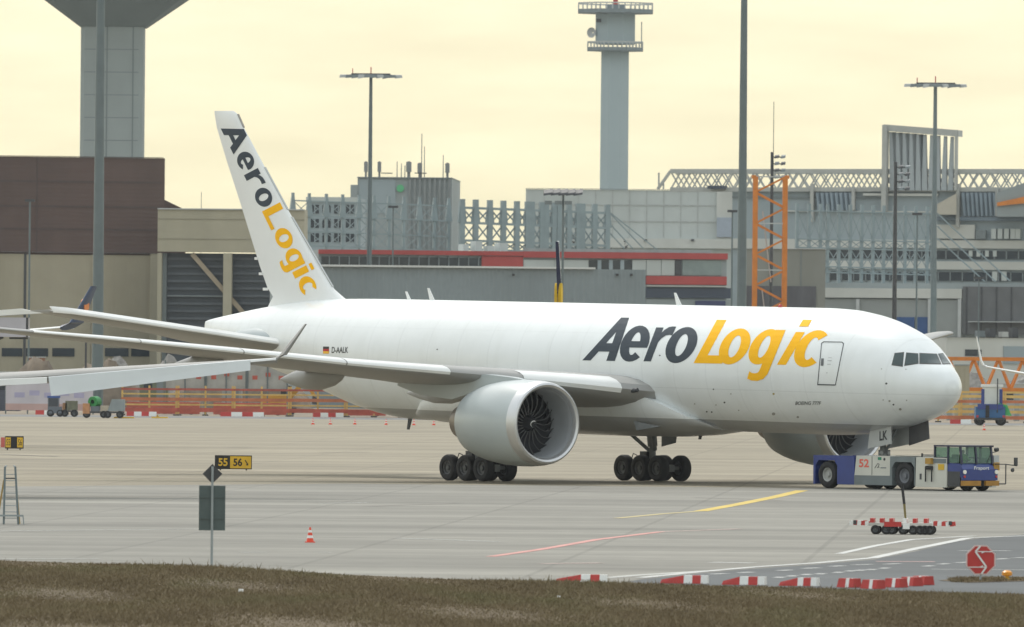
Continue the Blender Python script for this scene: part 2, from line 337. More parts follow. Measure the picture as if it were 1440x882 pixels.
# ------------------------------------------------------------------ the cargo airplane
TH, PA, ZC = R(53.67), .0107, 5.912
jet = thing('cargo_airplane', 'long white twin engine cargo jet with large AeroLogic lettering', 'airplane', (2.793, 540.42, 0), -TH)
def A(q, y, z): l = 31.77-q; return V(l, -y, z-PA*l)          # metres aft of nose, starboard, up -> jet frame
def jet_paint():
    m = bpy.data.materials.new('jet_white_paint'); m.use_nodes = True; t = m.node_tree; n = t.nodes.new; k = t.links.new; b = t.nodes['Principled BSDF']
    b.inputs['Roughness'].default_value = .3; b.inputs['Coat Weight'].default_value = .25; b.inputs['Coat Roughness'].default_value = .15
    c = n('ShaderNodeTexCoord'); s = n('ShaderNodeSeparateXYZ'); k(c.outputs['Object'], s.inputs[0])
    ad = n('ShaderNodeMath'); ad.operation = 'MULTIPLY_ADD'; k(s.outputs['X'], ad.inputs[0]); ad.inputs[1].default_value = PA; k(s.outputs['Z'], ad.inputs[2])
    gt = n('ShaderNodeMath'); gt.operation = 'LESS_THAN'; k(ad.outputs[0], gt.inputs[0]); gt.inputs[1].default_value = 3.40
    a = n('ShaderNodeTexNoise'); a.inputs['Scale'].default_value = .6; a.inputs['Detail'].default_value = 8; mp = n('ShaderNodeMapping'); mp.inputs['Scale'].default_value = (.4, 1, 1)
    k(c.outputs['Object'], mp.inputs[0]); k(mp.outputs[0], a.inputs['Vector'])
    r = n('ShaderNodeValToRGB'); k(a.outputs['Fac'], r.inputs[0]); r.color_ramp.elements[0].position = .3; r.color_ramp.elements[1].position = .6
    r.color_ramp.elements[0].color = (.765, .80, .805, 1); r.color_ramp.elements[1].color = (.81, .845, .855, 1)
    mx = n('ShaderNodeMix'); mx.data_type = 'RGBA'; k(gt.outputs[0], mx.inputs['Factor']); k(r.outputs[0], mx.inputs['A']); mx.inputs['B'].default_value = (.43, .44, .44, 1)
    # fine frame and lap joints
    w = n('ShaderNodeTexWave'); w.bands_direction = 'X'; w.inputs['Scale'].default_value = 2*math.pi/20/2.6; k(c.outputs['Object'], w.inputs['Vector'])
    r2 = n('ShaderNodeValToRGB'); k(w.outputs['Fac'], r2.inputs[0]); r2.color_ramp.elements[0].position = .0; r2.color_ramp.elements[1].position = .006; r2.color_ramp.elements[0].color = (.94, .94, .94, 1); r2.color_ramp.elements[1].color = (1, 1, 1, 1)
    mm = n('ShaderNodeMix'); mm.data_type = 'RGBA'; mm.blend_type = 'MULTIPLY'; mm.inputs['Factor'].default_value = 1; k(mx.outputs['Result'], mm.inputs['A']); k(r2.outputs[0], mm.inputs['B'])
    src = mm.outputs['Result']
    for zl, dk in ((4.93, .9), (7.55, .96)):
        sb = n('ShaderNodeMath'); sb.operation = 'SUBTRACT'; k(ad.outputs[0], sb.inputs[0]); sb.inputs[1].default_value = zl
        ab = n('ShaderNodeMath'); ab.operation = 'ABSOLUTE'; k(sb.outputs[0], ab.inputs[0]); lt = n('ShaderNodeMath'); lt.operation = 'LESS_THAN'; k(ab.outputs[0], lt.inputs[0]); lt.inputs[1].default_value = .022
        mz = n('ShaderNodeMix'); mz.data_type = 'RGBA'; mz.blend_type = 'MULTIPLY'; k(lt.outputs[0], mz.inputs['Factor']); k(src, mz.inputs['A']); mz.inputs['B'].default_value = (dk, dk, dk, 1); src = mz.outputs['Result']
    gn = n('ShaderNodeTexNoise'); gn.inputs['Scale'].default_value = 1; gn.inputs['Detail'].default_value = 9; mg = n('ShaderNodeMapping'); mg.inputs['Scale'].default_value = (1.6, 1.6, .25); k(c.outputs['Object'], mg.inputs[0]); k(mg.outputs[0], gn.inputs['Vector'])
    rg = n('ShaderNodeValToRGB'); k(gn.outputs['Fac'], rg.inputs[0]); rg.color_ramp.elements[0].position = .36; rg.color_ramp.elements[1].position = .52; rg.color_ramp.elements[0].color = (.972, .972, .968, 1); rg.color_ramp.elements[1].color = (1, 1, 1, 1)
    mq = n('ShaderNodeMix'); mq.data_type = 'RGBA'; mq.blend_type = 'MULTIPLY'; mq.inputs['Factor'].default_value = 1; k(src, mq.inputs['A']); k(rg.outputs[0], mq.inputs['B'])
    k(mq.outputs['Result'], b.inputs['Base Color']); return m
jw = jet_paint()
wing_m = M('wing_grey_paint', (.33, .33, .32), .4, .06, .5, dirt=.08)
nac_m = M('nacelle_paint', (.42, .47, .48), .35, .05, .4, coat=.2)
lip_m = M('polished_lip', (.62, .63, .64), .35, .05, 1, metal=.7)
# stations: q, top, bottom, half width, height of widest point
ST = [(.50, 5.30, 5.20, .05, 5.25), (.56, 5.55, 4.95, .34, 5.25), (.72, 5.82, 4.70, .60, 5.25), (1.0, 6.10, 4.45, .90, 5.27), (1.4, 6.36, 4.18, 1.22, 5.3),
      (1.9, 6.62, 3.94, 1.53, 5.35), (2.3, 6.95, 3.80, 1.74, 5.4), (2.8, 7.36, 3.65, 1.97, 5.45), (3.3, 7.70, 3.52, 2.16, 5.5), (4.0, 8.02, 3.36, 2.39, 5.6),
      (5.0, 8.34, 3.18, 2.64, 5.7), (6.0, 8.60, 3.04, 2.82, 5.78), (7.2, 8.81, 2.92, 2.97, 5.85), (8.6, 8.96, 2.84, 3.07, 5.9), (10.2, 9.01, 2.81, 3.1, ZC),
      (14, 9.012, 2.812, 3.1, ZC), (20, 9.012, 2.812, 3.1, ZC), (28, 9.012, 2.812, 3.1, ZC), (36, 9.012, 2.812, 3.1, ZC), (42, 9.012, 2.812, 3.1, ZC), (44.5, 9.012, 2.83, 3.1, 5.92),
      (46.5, 9.01, 2.98, 3.06, 6.0), (48.9, 9.0, 3.36, 2.93, 6.2), (51.4, 8.96, 3.95, 2.68, 6.45), (54, 8.84, 4.56, 2.3, 6.7), (56.6, 8.62, 5.10, 1.82, 6.9),
      (58.9, 8.36, 5.58, 1.32, 7.0), (61, 8.08, 5.93, .82, 7.02), (62.6, 7.86, 6.12, .42, 7.0), (63.6, 7.70, 6.2, .16, 6.95), (63.9, 7.62, 6.25, .06, 6.93)]
def interp_st(st, sub):
    q = np.array([s[0] for s in st]); out = []
    qs = sorted(set(list(q)+[q[i]+(q[i+1]-q[i])*k/sub for i in range(len(q)-1) for k in range(1, sub)]))
    # monotone-ish catmull interpolation
    cols = [np.array([s[k] for s in st]) for k in range(1, 5)]
    sl_ = []
    for c in cols:
        d = np.diff(c)/np.diff(q); m = np.zeros(len(q)); m[0] = d[0]; m[-1] = d[-1]
        for i in range(1, len(q)-1): m[i] = 0 if d[i-1]*d[i] <= 0 else 2*d[i-1]*d[i]/(d[i-1]+d[i])
        sl_.append(m)
    for x in qs:
        i = min(len(q)-2, max(0, int(np.searchsorted(q, x, 'right'))-1)); h = q[i+1]-q[i]; t = (x-q[i])/h
        out.append([x]+[(2*t**3-3*t**2+1)*c[i]+(t**3-2*t**2+t)*h*m[i]+(-2*t**3+3*t**2)*c[i+1]+(t**3-t**2)*h*m[i+1] for c, m in zip(cols, sl_)])
    return out
NR = 56
rings = []
for q, zt, zb, hw, zm in interp_st(ST, 3):
    r = []
    for i in range(NR):
        a = 2*math.pi*i/NR; s_, c = math.sin(a), math.cos(a)
        r.append(A(q, hw*c, zm+(zt-zm)*s_ if s_ > 0 else zm+(zm-zb)*s_))
    rings.append(r)
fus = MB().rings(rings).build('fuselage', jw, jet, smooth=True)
# wing to body fairing
rings = []
for q, zb, hw, zt in [(17.6, 2.86, 1.6, 3.1), (18.6, 2.72, 2.35, 3.5), (20, 2.56, 2.95, 4.1), (22, 2.45, 3.32, 4.7), (26, 2.40, 3.55, 4.9), (31, 2.40, 3.6, 4.9), (35, 2.46, 3.5, 4.8), (38, 2.58, 3.3, 4.4), (40.5, 2.72, 2.8, 3.8), (42.3, 2.84, 1.8, 3.2)]:
    r = []
    for i in range(24):
        a = math.pi+math.pi*i/23; r.append(A(q, hw*abs(math.cos(a))**.75*(1 if math.cos(a) > 0 else -1), zt+(zt-zb)*math.sin(a)))
    rings.append(r)
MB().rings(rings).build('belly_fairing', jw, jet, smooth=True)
def foil(n=12, t=.12):
    xs = [(1-math.cos(math.pi*i/n))/2 for i in range(n+1)]
    th = lambda x: 5*t*(.2969*math.sqrt(x)-.126*x-.3516*x*x+.2843*x**3-.1036*x**4)
    cam_ = lambda x: .06*t/.12*x*(1-x)*.5
    return [(x, cam_(x)+th(x)) for x in xs]+[(x, cam_(x)-th(x)) for x in xs[-2:0:-1]]
def surf(secs, fmap, name, mat, parent, n=12):         # secs: (span, lead, chord, z, thick, drop of trailing edge)
    rings = []
    for s_, le, ch, z, t, drop in secs:
        rings.append([fmap(s_, le+ch*x, z+ch*yy-drop*x) for x, yy in foil(n, t)])
    return MB().rings(rings).build(name, mat, parent, smooth=True)
WS = [(1.0, 19.3, 14.8, 4.55, .125, .55), (3.3, 20.9, 13.3, 4.75, .125, .55), (6.5, 23.1, 11.2, 5.10, .115, .5), (9.9, 25.45, 9.0, 5.42, .105, .42), (15, 28.97, 7.2, 5.85, .10, .3),
      (20, 32.42, 5.5, 6.40, .098, .2), (25, 35.87, 3.95, 6.92, .095, .12), (29.0, 38.6, 2.65, 7.28, .09, .07), (30.5, 39.7, 2.5, 7.42, .11, .05), (31.7, 40.5, 2.2, 7.54, .13, .05), (32.4, 41.0, 1.7, 7.60, .13, .05), (32.7, 41.6, 1.0, 7.6, .1, .03)]
def bezel(o, lab): o['label'] = lab; return o
for sg in (1, -1):
    w = surf(WS, lambda s_, q, z, sg=sg: A(q, sg*s_, z), 'wing', wing_m, jet)
    # bright leading edge slats
    mb = []
    for s0, s1 in ((4.2, 8.2), (11.2, 15.4), (15.45, 19.6), (19.65, 23.8), (23.85, 28.2)):
        rings = []
        for s_ in np.linspace(s0, s1, 4):
            le, ch, z, t, dr = [np.interp(s_, [x[0] for x in WS], [x[k] for x in WS]) for k in range(1, 6)]
            pf = [p for p in foil(12, t*1.04) if p[0] < .16]
            up_ = [p for p in foil(16, t) if p[0] < .14]
            rings.append([A(le+ch*x-.02, sg*s_, z+ch*yy*1.03-dr*x+.004) for x, yy in sorted([p for p in up_ if p[1] >= 0], reverse=True)+sorted([p for p in up_ if p[1] < 0 and p[0] < .02])])
        MB().rings(rings, cap=False).build('slat', white, w, smooth=True)
    for s_, q0, q1, rr in ((6.2, 31.0, 37.0, .55), (13.2, 32.6, 38.2, .55), (19.0, 34.6, 39.6, .42)):
        z = np.interp(s_, [x[0] for x in WS], [x[3] for x in WS])-.32
        prof = [(0, .02), (.05, .35), (.15, .72), (.35, 1), (.6, .9), (.82, .5), (.95, .18), (1, .02)]
        rg = [[A(q0+(q1-q0)*t, sg*(s_+rr*.62*k*math.cos(a)), z-.18+rr*k*math.sin(a)*1.15-.25*t) for a in [2*math.pi*i/12 for i in range(12)]] for t, k in prof]
        MB().rings(rg).build('flap_fairing', wing_m, w, smooth=True)
    mb = MB()
    for s0, s1 in ((4.0, 9.3), (11.5, 21.5), (22, 28)):       # flap gap lines
        p = []
        for s_ in (s0, s1):
            le, ch, z, t, dr = [np.interp(s_, [x[0] for x in WS], [x[k] for x in WS]) for k in range(1, 6)]
            p.append(A(le+ch*.76, sg*s_, z+ch*(.045)*t/.12-dr*.76+.03))
        mb.beam(p[0], p[1], .05, .02)
    mb.build('flap_gap', dark, w)
    # tailplane
    st = surf([(1.0, 52.6, 8.4, 6.35, .10, .2), (1.9, 53.4, 7.6, 6.52, .10, .2), (5, 56.0, 5.6, 7.06, .09, .1), (9.6, 60.0, 3.6, 7.86, .085, .05), (10.5, 61.0, 3.0, 8.02, .08, .02), (10.9, 62.2, 2.2, 8.08, .07, .01)], lambda s_, q, z, sg=sg: A(q, sg*s_, z), 'tailplane', wing_m, jet)
    MB().rings([[A(q+dx_, sg*s_, z+dz_) for dx_, dz_ in ((-.03, 0), (.02, .10), (.35, .27), (.35, .22), (.06, .06), (.06, -.04), (.0, -.06))] for s_, q, z in ((2.3, 53.73, 6.59), (5, 56.0, 7.06), (9.6, 60.0, 7.86), (10.5, 61.0, 8.02), (10.88, 62.15, 8.08))]).build('leading_edge', white, st, smooth=True)
    rg = [[A(q, sg*(1.55+hw*math.cos(a)), 6.75+hh*math.sin(a)) for a in [2*math.pi*i/14 for i in range(14)]] for q, hw, hh in ((53.2, .05, .04), (53.7, .35, .32), (54.8, .62, .6), (56.6, .62, .66), (58.4, .4, .5), (59.6, .05, .1))]
    MB().rings(rg).build('tailplane_seal', nac_m, jet, smooth=True)
# fin
fin = surf([(8.3, 49.6, 8.7, 0, .075, 0), (9.02, 51.24, 6.45, 0, .085, 0), (9.46, 52.14, 6.05, 0, .09, 0), (10.58, 53.4, 5.5, 0, .09, 0), (13.6, 56.42, 4.16, 0, .09, 0), (16.19, 58.9, 3.18, 0, .09, 0), (17.9, 60.5, 2.5, 0, .09, 0), (18.6, 61.05, 2.16, 0, .085, 0), (18.78, 61.45, 1.78, 0, .04, 0)],
           lambda s_, q, z: A(q, z, s_), 'fin', M('fin_white', (.80, .82, .82), .35, .03, .5, coat=.2), jet)
for z0, z1 in ((17.9, 18.6), (13.6, 15.8), (9.6, 13.2)):
    le = lambda z: np.interp(z, [9.46, 13.6, 16.19, 17.9, 18.6], [52.14, 56.42, 58.9, 60.5, 61.05])
    MB().beam(A(le(z0)-.012, 0, z0), A(le(z1)-.012, 0, z1), .10, .05).build('leading_edge_strip', lgrey if z0 < 17 else M('brown_grey', (.3, .28, .25), .5), fin)
te = lambda z: np.interp(z, [8.46, 10.58, 13.6, 16.19, 18.6], [57.93, 58.94, 60.6, 62.1, 63.2])
for z in (9.4, 10.2, 11.0): MB().box(-.1, .14, -.09, .09, -.07, .07).build('rudder_hinge', white, fin, loc=A(te(z)+.02, 0, z))
# engines
blade = MB()
NB = 7
for i in range(NB):
    t = i/(NB-1); r = .42+t*1.24; sw = .16*math.sin(t*math.pi*1.15)-.10*t; cw = .20+.12*math.sin(t*2.6); tw = .35+.75*t
    for sgn in (-1, 1):
        a = sw+sgn*cw*math.sin(tw)/r*.78; blade.v.append(V(-sgn*.24*math.cos(tw)-.05*t, math.sin(a)*r, math.cos(a)*r))
blade.f = [(2*i, 2*i+1, 2*i+3, 2*i+2) for i in range(NB-1)]; blade.m = [0]*len(blade.f)
bl_me = blade.mesh('fan_blade', M('fan_blade_composite', (.035, .037, .042), .35, .2, 2), smooth=True)
edge_mb = MB()
for i in range(NB-1): edge_mb.beam(blade.v[2*i], blade.v[2*i+2], .055, .03)
ed_me = edge_mb.mesh('blade_edge', M('blade_titanium_edge', (.15, .15, .15), .5, .1, 2, metal=.4))
for sg in (1, -1):
    o = A(20.4, sg*9.6, 3.12); ax = V(-1, 0, PA*-1*-1)
    prof = [(1.9, 1.62), (1.3, 1.66), (.6, 1.68), (.25, 1.72), (.06, 1.80), (0, 1.90), (.05, 1.985), (.2, 2.04), (.6, 2.10), (1.3, 2.14), (2.2, 2.14), (3.2, 2.08), (4.2, 1.95), (5.0, 1.78), (5.6, 1.60), (5.62, 1.54), (5.2, 1.5)]
    nac = MB().lathe(prof, o, V(-1, 0, 0), 48, mis=[1, 1, 1, 2, 2, 2, 2, 2, 0, 0, 0, 0, 0, 0, 0, 3]).build('engine_nacelle', [nac_m, M('inlet_lining', (.33, .35, .37), .5, .08, 1), lip_m, dark], jet, smooth=True)
    MB().lathe([(1.9, 1.62), (2.2, 1.64), (2.21, .3)], o, V(-1, 0, 0), 48).build('fan_case', M('fan_dark', (.012, .012, .014), .7), nac)
    MB().lathe([(1.05, .02), (1.15, .16), (1.35, .30), (1.7, .43), (2.0, .48)], o, V(-1, 0, 0), 24).build('spinner', M('spinner_black', (.02, .02, .022), .3, .2, 2), nac, smooth=True)
    sp = MB(); pr_ = None
    for i in range(26):
        t = i/25; a = t*2*math.pi*.85+1.2; r = .09+.15*t; tt = 1.08+.3*t-.03; u, v_ = math.cos(a)*r, math.sin(a)*r
        q_ = o+V(-tt, u, v_)
        if pr_ is not None: sp.beam(pr_, q_, .06, .05)
        pr_ = q_
    sp.build('spinner_swirl', white, nac)
    for i in range(22):
        link('fan_blade', bl_me, nac, loc=o+V(-1.78, 0, 0), rot=(2*math.pi*i/22, 0, 0))
        link('blade_edge', ed_me, nac, loc=o+V(-1.75, 0, 0), rot=(2*math.pi*i/22, 0, 0))
    MB().lathe([(4.9, 1.3), (5.6, 1.26), (6.4, 1.05), (7.1, .82), (7.12, .74), (6.6, .6), (7.4, .38), (8.1, .04)], o, V(-1, 0, 0), 32).build('exhaust_core', M('titanium_exhaust', (.21, .18, .15), .4, .15, 1, metal=.7), nac, smooth=True)
    pt = lambda q, w_, z: [A(q, sg*9.6-w_, z), A(q, sg*9.6+w_, z)]
    py1 = MB()
    top = [(22.0, .06, 5.2), (23.2, .26, 5.34), (25.2, .33, 5.45), (28, .33, 5.25), (31, .22, 5.0), (33, .05, 4.85)]
    bot = [(22.0, .06, 4.95), (23.2, .26, 4.9), (25.2, .33, 4.75), (28, .33, 4.15), (31, .22, 4.35), (33, .05, 4.75)]
    rg = [pt(t[0], t[1], t[2])[::1]+pt(b[0], b[1], b[2])[::-1] for t, b in zip(top, bot)]
    py1.rings(rg).build('engine_pylon', nac_m, jet, smooth=True)
    ch = MB(); cc = o+V(-1.6, -sg*0, 0)
    ch.prism([(0, 0), (1.5, 0), (1.3, .32), (.9, .36)], lambda a, b: o+V(-1.3-a, .02+sg*1.28, 1.66+b), lambda a, b: o+V(-1.3-a, -.02+sg*1.28, 1.66+b)); ch.build('nacelle_chine', nac_m, nac)
# landing gear
def wheel_mesh(r, w):
    pr_ = [(-w*.30, r*.50), (-w*.36, r*.52), (-w*.48, r*.60), (-w*.5, r*.78), (-w*.44, r*.93), (-w*.28, r), (w*.28, r), (w*.44, r*.93), (w*.5, r*.78), (w*.48, r*.60), (w*.36, r*.52), (w*.30, r*.50)]
    mb = MB().lathe(pr_, V(0, 0, 0), V(0, 1, 0), 28, 0)
    for s_ in (-1, 1):
        mb.lathe([(s_*w*.36, r*.52), (s_*w*.30, r*.44), (s_*w*.18, r*.40), (s_*w*.16, r*.22), (s_*w*.32, r*.17), (s_*w*.34, .001)], V(0, 0, 0), V(0, 1, 0), 20, 1)
    return mb
rim_m = M('wheel_rim', (.09, .095, .10), .5, .15, 2, metal=.3)
wh = wheel_mesh(.66, .50).mesh('wheel', [black, rim_m], True)
gearm = M('gear_grey', (.20, .215, .22), .5, .15, 2)
for sg in (1, -1):
    c = V(0, -sg*5.49, 0)
    g = MB().tube(c+V(-.1, sg*.15, 3.6), c+V(0, 0, 1.75), .27, .25, 14).tube(c+V(0, 0, 1.9), c+V(0, 0, .66), .17, .17, 12).build('main_landing_gear', gearm, jet, smooth=True)
    MB().beam(c+V(-1.65, 0, .66), c+V(1.65, 0, .66), .32, .36).tube(c+V(0, 0, .5), c+V(0, 0, 1.0), .3, .24, 12).build('bogie_beam', gearm, g)
    MB().tube(c+V(-.2, 0, 1.5), c+V(-1.3, sg*1.6, 3.2), .1).tube(c+V(.2, 0, 1.6), c+V(1.4, sg*1.2, 3.2), .11).tube(c+V(-.35, .1, 1.2), c+V(-.9, .1, .8), .07).build('brace', gearm, g)
    MB().tube(c+V(-.45, .1, 1.0), c+V(-.45, .1, 1.45), .13, .1).box(-.75, -.2, -sg*5.49-.25, -sg*5.49+.25, 1.15, 1.5).build('actuator', dark, g)
    for k in (-.25, .25):
        hz = MB()
        pts = [c+V(-.8, k, .9), c+V(-1.0, k, 1.3), c+V(-1.3, k, 1.38), c+V(-1.45, k, 1.1)]
        for a_, b2 in zip(pts, pts[1:]): hz.tube(a_, b2, .025, n=6)
        hz.build('brake_hose', dark, g)
    dd = MB(); dd.prism([(-.2, 1.75), (.95, 1.95), (1.15, 3.0), (-.2, 3.0)], lambda a, b: c+V(a+.25, -sg*.55-.03, b), lambda a, b: c+V(a+.25, -sg*.55+.03, b)); dd.build('gear_door', gearm, g)
    for ax_ in (-1.45, 0, 1.45):
        MB().tube(c+V(ax_, -.7, .66), c+V(ax_, .7, .66), .1).build('axle', gearm, g)
        for k in (-.70, .70): link('wheel', wh, g, loc=c+V(ax_, k, .66))
l = 25.88
g = MB().tube(V(l-.15, 0, 3.2), V(l, 0, 1.5), .17, .16, 14).tube(V(l, 0, 1.6), V(l, 0, .6), .11, .11, 12).tube(V(l+.05, 0, 1.7), V(l+1.1, 0, 3.0), .07).build('nose_landing_gear', gearm, jet, smooth=True)
MB().tube(V(l, -.5, .54), V(l, .5, .54), .09).build('axle', gearm, g)
nw = wheel_mesh(.54, .4).mesh('nose_wheel', [black, rim_m], True)
for k in (-.4, .4): link('nose_wheel', nw, g, loc=V(l, k, .54))
MB().prism([(6.35, 2.22), (4.5, 2.5), (4.55, 3.35), (6.15, 3.35)], lambda q, z: A(q, .58, z), lambda q, z: A(q, .63, z)).build('nose_gear_door', lgrey, jet)
MB().prism([(6.35, 2.22), (4.5, 2.5), (4.55, 3.35), (6.15, 3.35)], lambda q, z: A(q, -.58, z), lambda q, z: A(q, -.63, z)).build('nose_gear_door', lgrey, jet)
MB().prism([(4.3, 2.42), (2.75, 2.78), (2.85, 3.68), (4.3, 3.6)], lambda q, z: A(q, -.30, z), lambda q, z: A(q, -.35, z)).build('nose_gear_door', M('door_inner_dark', (.07, .07, .075), .6, .2, 2), jet)
dt = M('registration_black', (.03, .035, .04), .5)
lettering('door_letters', 'LK', dt, jet, lambda u, v: A(5.42-u, .64, 2.62+v+.12*u), .62, .46, .03)
MB().box(-.03, .03, -.35, .35, -.3, 0).build('landing_light_bar', gearm, g, loc=V(l+.05, 0, 1.9))
for s_ in (-.22, .22): MB().tube(V(l+.08, s_, 1.75), V(l+.14, s_, 1.75), .09).build('landing_light', lgrey, g)
# antennas
for q, z0, h, w_ in ((45.55, 9.0, .42, .28), (43.6, 9.0, .62, .42), (22.6, 9.0, .62, .42)):
    MB().prism([(0, -.05), (-w_, -.05), (.10, h), (.24, h)], lambda a, b: A(q+a, .025, z0+b), lambda a, b: A(q+a, -.025, z0+b)).build('blade_antenna', white, jet)
for q, h in ((20.6, .5), (45.4, .55)):
    MB().prism([(0, .1), (-.32, .1), (-.05, -h), (.12, -h)], lambda a, b: A(q+a, .03, 2.85+b), lambda a, b: A(q+a, -.03, 2.85+b)).build('blade_antenna', dark, jet)
MB().lathe([(0, .12), (.1, .1), (.16, .02)], A(14.2, 0, 9.0), V(0, 0, 1), 12).build('beacon', red, jet)
# pitot probes, vents and ports, cast from their place on the skin
def bvh_of(objs):
    vs, fs = [], []
    for o in objs:
        m = TR[o]; b = len(vs); vs += [m @ v.co for v in o.data.vertices]; fs += [tuple(b+i for i in p.vertices) for p in o.data.polygons]
    return BVHTree.FromPolygons(vs, fs)
BF = bvh_of([fus]); BT = bvh_of([fin]); JI = TR[jet].inverted()
def on_skin(bv, px, py, off):
    d = ray(px, py).normalized(); h, n, i, ds = bv.ray_cast(CAM, d)
    if h is None: return None
    if n.dot(d) > 0: n = -n
    return JI @ (h+n*off)
def decal(name, vs, fs, mat, parent, bv=BF, off=.012):
    pts = [on_skin(bv, x, y, off) for x, y in vs]; mb = MB(); idx = {}
    for f in fs:
        if all(pts[i] is not None for i in f):
            g_ = []
            for i in f:
                if i not in idx: idx[i] = len(mb.v); mb.v.append(pts[i])
                g_.append(idx[i])
            mb.f.append(tuple(g_)); mb.m.append(0)
    return mb.build(name, mat, parent, smooth=False)
def poly_grid(pts, n=6):      # four corner patch
    a, b, c, d = [np.array(p, float) for p in pts]; vs = []; fs = []
    for i in range(n+1):
        for j in range(n+1): u, v = i/n, j/n; vs.append(tuple((a*(1-u)+b*u)*(1-v)+(d*(1-u)+c*u)*v))
    for i in range(n):
        for j in range(n): k = i*(n+1)+j; fs.append((k, k+1, k+n+2, k+n+1))
    return vs, fs
let_g = M('logo_slate', (.052, .066, .084), .65, .04, 1); let_y = M('logo_yellow', (1.0, .51, .0), .65, .04, 1)
for m_ in (let_g, let_y): m_.node_tree.nodes['Principled BSDF'].inputs['Specular IOR Level'].default_value = .2
def arc(cx, cy, ro, ri, a0, a1, n=22):
    r_ = [(math.radians(a0+(a1-a0)*k/n)) for k in range(n+1)]
    return ([(cx+ro[0]*math.cos(a), cy+ro[1]*math.sin(a)) for a in r_], [(cx+ri[0]*math.cos(a), cy+ri[1]*math.sin(a)) for a in r_])
def bar(a, b, c, d, n=7):       # strip between edge a->b and edge d->c
    t = [k/n for k in range(n+1)]; return ([(a[0]+(b[0]-a[0])*k, a[1]+(b[1]-a[1])*k) for k in t], [(d[0]+(c[0]-d[0])*k, d[1]+(c[1]-d[1])*k) for k in t])
O_ = dict(cx=19, cy=24, ro=(19, 25.5), ri=(6.6, 15.5))
LET = {'A': [bar((0, 0), (22, 62), (36, 62), (14.5, 0)), bar((22, 61.9), (42, 0), (57, 0), (36, 61.9)), bar((8, 13), (50, 13), (46, 25), (12, 25))],
       'e': [arc(18, 24, (18.5, 25.5), (6, 16), -8, 312), bar((7, 18.5), (36, 18.5), (36.3, 27.5), (7, 27.5))],
       'r': [bar((0, 0), (0, 48), (12.5, 48), (12.5, 0)), ([(12, 40), (16, 45), (21, 48.5), (27, 49.8), (33, 49.5)], [(12, 26), (16, 33), (21, 37), (27, 38), (32, 37)])],
       'o': [arc(a0=0, a1=360, n=36, **O_)],
       'L': [bar((0, 0), (0, 62), (13, 62), (13, 0)), bar((12, 0), (38, 0), (38, 11.5), (12, 11.5))],
       'g': [arc(17, 25, (17.5, 25), (5.5, 15.5), 0, 360, 34), bar((23, -6), (23, 49), (35, 49), (35, -6)), ([(35, -5), (35, -13), (32, -20), (26, -23), (18, -22.5), (12, -20)], [(23, -5), (23, -9), (22, -11.5), (19, -12.5), (15, -12), (11, -9.5)])],
       'i': [bar((0, 0), (0, 48), (12.5, 48), (12.5, 0)), bar((0, 56), (0, 66), (12.5, 66), (12.5, 56), 3)],
       'c': [arc(18, 24, (18.5, 25.5), (6, 15.5), 48, 312)]}
WID = {'A': 57, 'e': 37, 'r': 33, 'o': 38, 'L': 38, 'g': 35, 'i': 13, 'c': 31}
def strips(letter, shear):
    out = []
    for e0, e1 in LET[letter]:
        m_ = 3; vs = []; n = len(e0)
        for a_, b2 in zip(e0, e1):
            for k in range(m_+1): t = k/m_; x, y = a_[0]+(b2[0]-a_[0])*t, a_[1]+(b2[1]-a_[1])*t; vs.append((x+shear*y, y))
        out.append((vs, [(i*(m_+1)+k, (i+1)*(m_+1)+k, (i+1)*(m_+1)+k+1, i*(m_+1)+k+1) for i in range(n-1) for k in range(m_)]))
    return out
def put_letter(name, letter, shear, f, mat, parent, bv):
    mb = MB()
    for k, (vs, fs) in enumerate(strips(letter, shear)):
        pts = [on_skin(bv, *f(*v), .012+.004*k) for v in vs]; idx = {}
        for q_ in fs:
            if any(pts[i] is None for i in q_): continue
            for i in q_:
                if i not in idx: idx[i] = len(mb.v); mb.v.append(pts[i])
            mb.f.append(tuple(idx[i] for i in q_)); mb.m.append(0)
    return mb.build(name, mat, parent, kind=None)
for chx, x0, y0, x1, y1, mt, sh in [('A', 819, 446.3, 885, 507.5, let_g, .74), ('e', 872, 458, 914, 509, let_g, .30), ('r', 905, 459, 951, 508.6, let_g, .45), ('o', 936, 460, 981, 511, let_g, .32),
                                ('L', 975.5, 449.6, 1022, 511.2, let_y, .50), ('o', 1011, 462, 1055.6, 512.8, let_y, .32), ('g', 1051, 463, 1105, 536, let_y, .36), ('i', 1092.6, 449.6, 1142, 513.5, let_y, .55), ('c', 1116.7, 464.5, 1164, 516.5, let_y, .34)]:
    av = [v for vs, fs in strips(chx, sh) for v in vs]; a0, a1 = min(v[0] for v in av), max(v[0] for v in av); b0, b1 = min(v[1] for v in av), max(v[1] for v in av)
    def f(x, y, sh=sh):
        x = x; px_ = x0+(x-a0)/(a1-a0)*(x1-x0); return px_, y1+(y-b0)/(b1-b0)*(y0-y1)+(px_-(x0+x1)/2)*.02
    put_letter('logo_letter', chx, sh, f, mt, fus, BF)
# tail logo runs down the fin
bx, by = 280+90/2.942, 140+120/2.942; ex, ey = 280+434/2.942, 140+814/2.942
XS = lambda k: .92 if k < 4 else 1.0
tot = sum(WID[c]*XS(k) for k, c in enumerate('AeroLogic'))+8*4; dx, dy = (ex-bx)/tot, (ey-by)/tot; capn = (71/2.942/62, -46/2.942/62); a0 = 0
for k, chx in enumerate('AeroLogic'):
    put_letter('tail_letter', chx, .06, lambda x, y, a0=a0, xs=XS(k): (bx+(x*xs+a0)*dx+y*capn[0], by+(x*xs+a0)*dy+y*capn[1]), let_g if k < 4 else let_y, fin, BT); a0 += WID[chx]*XS(k)+4
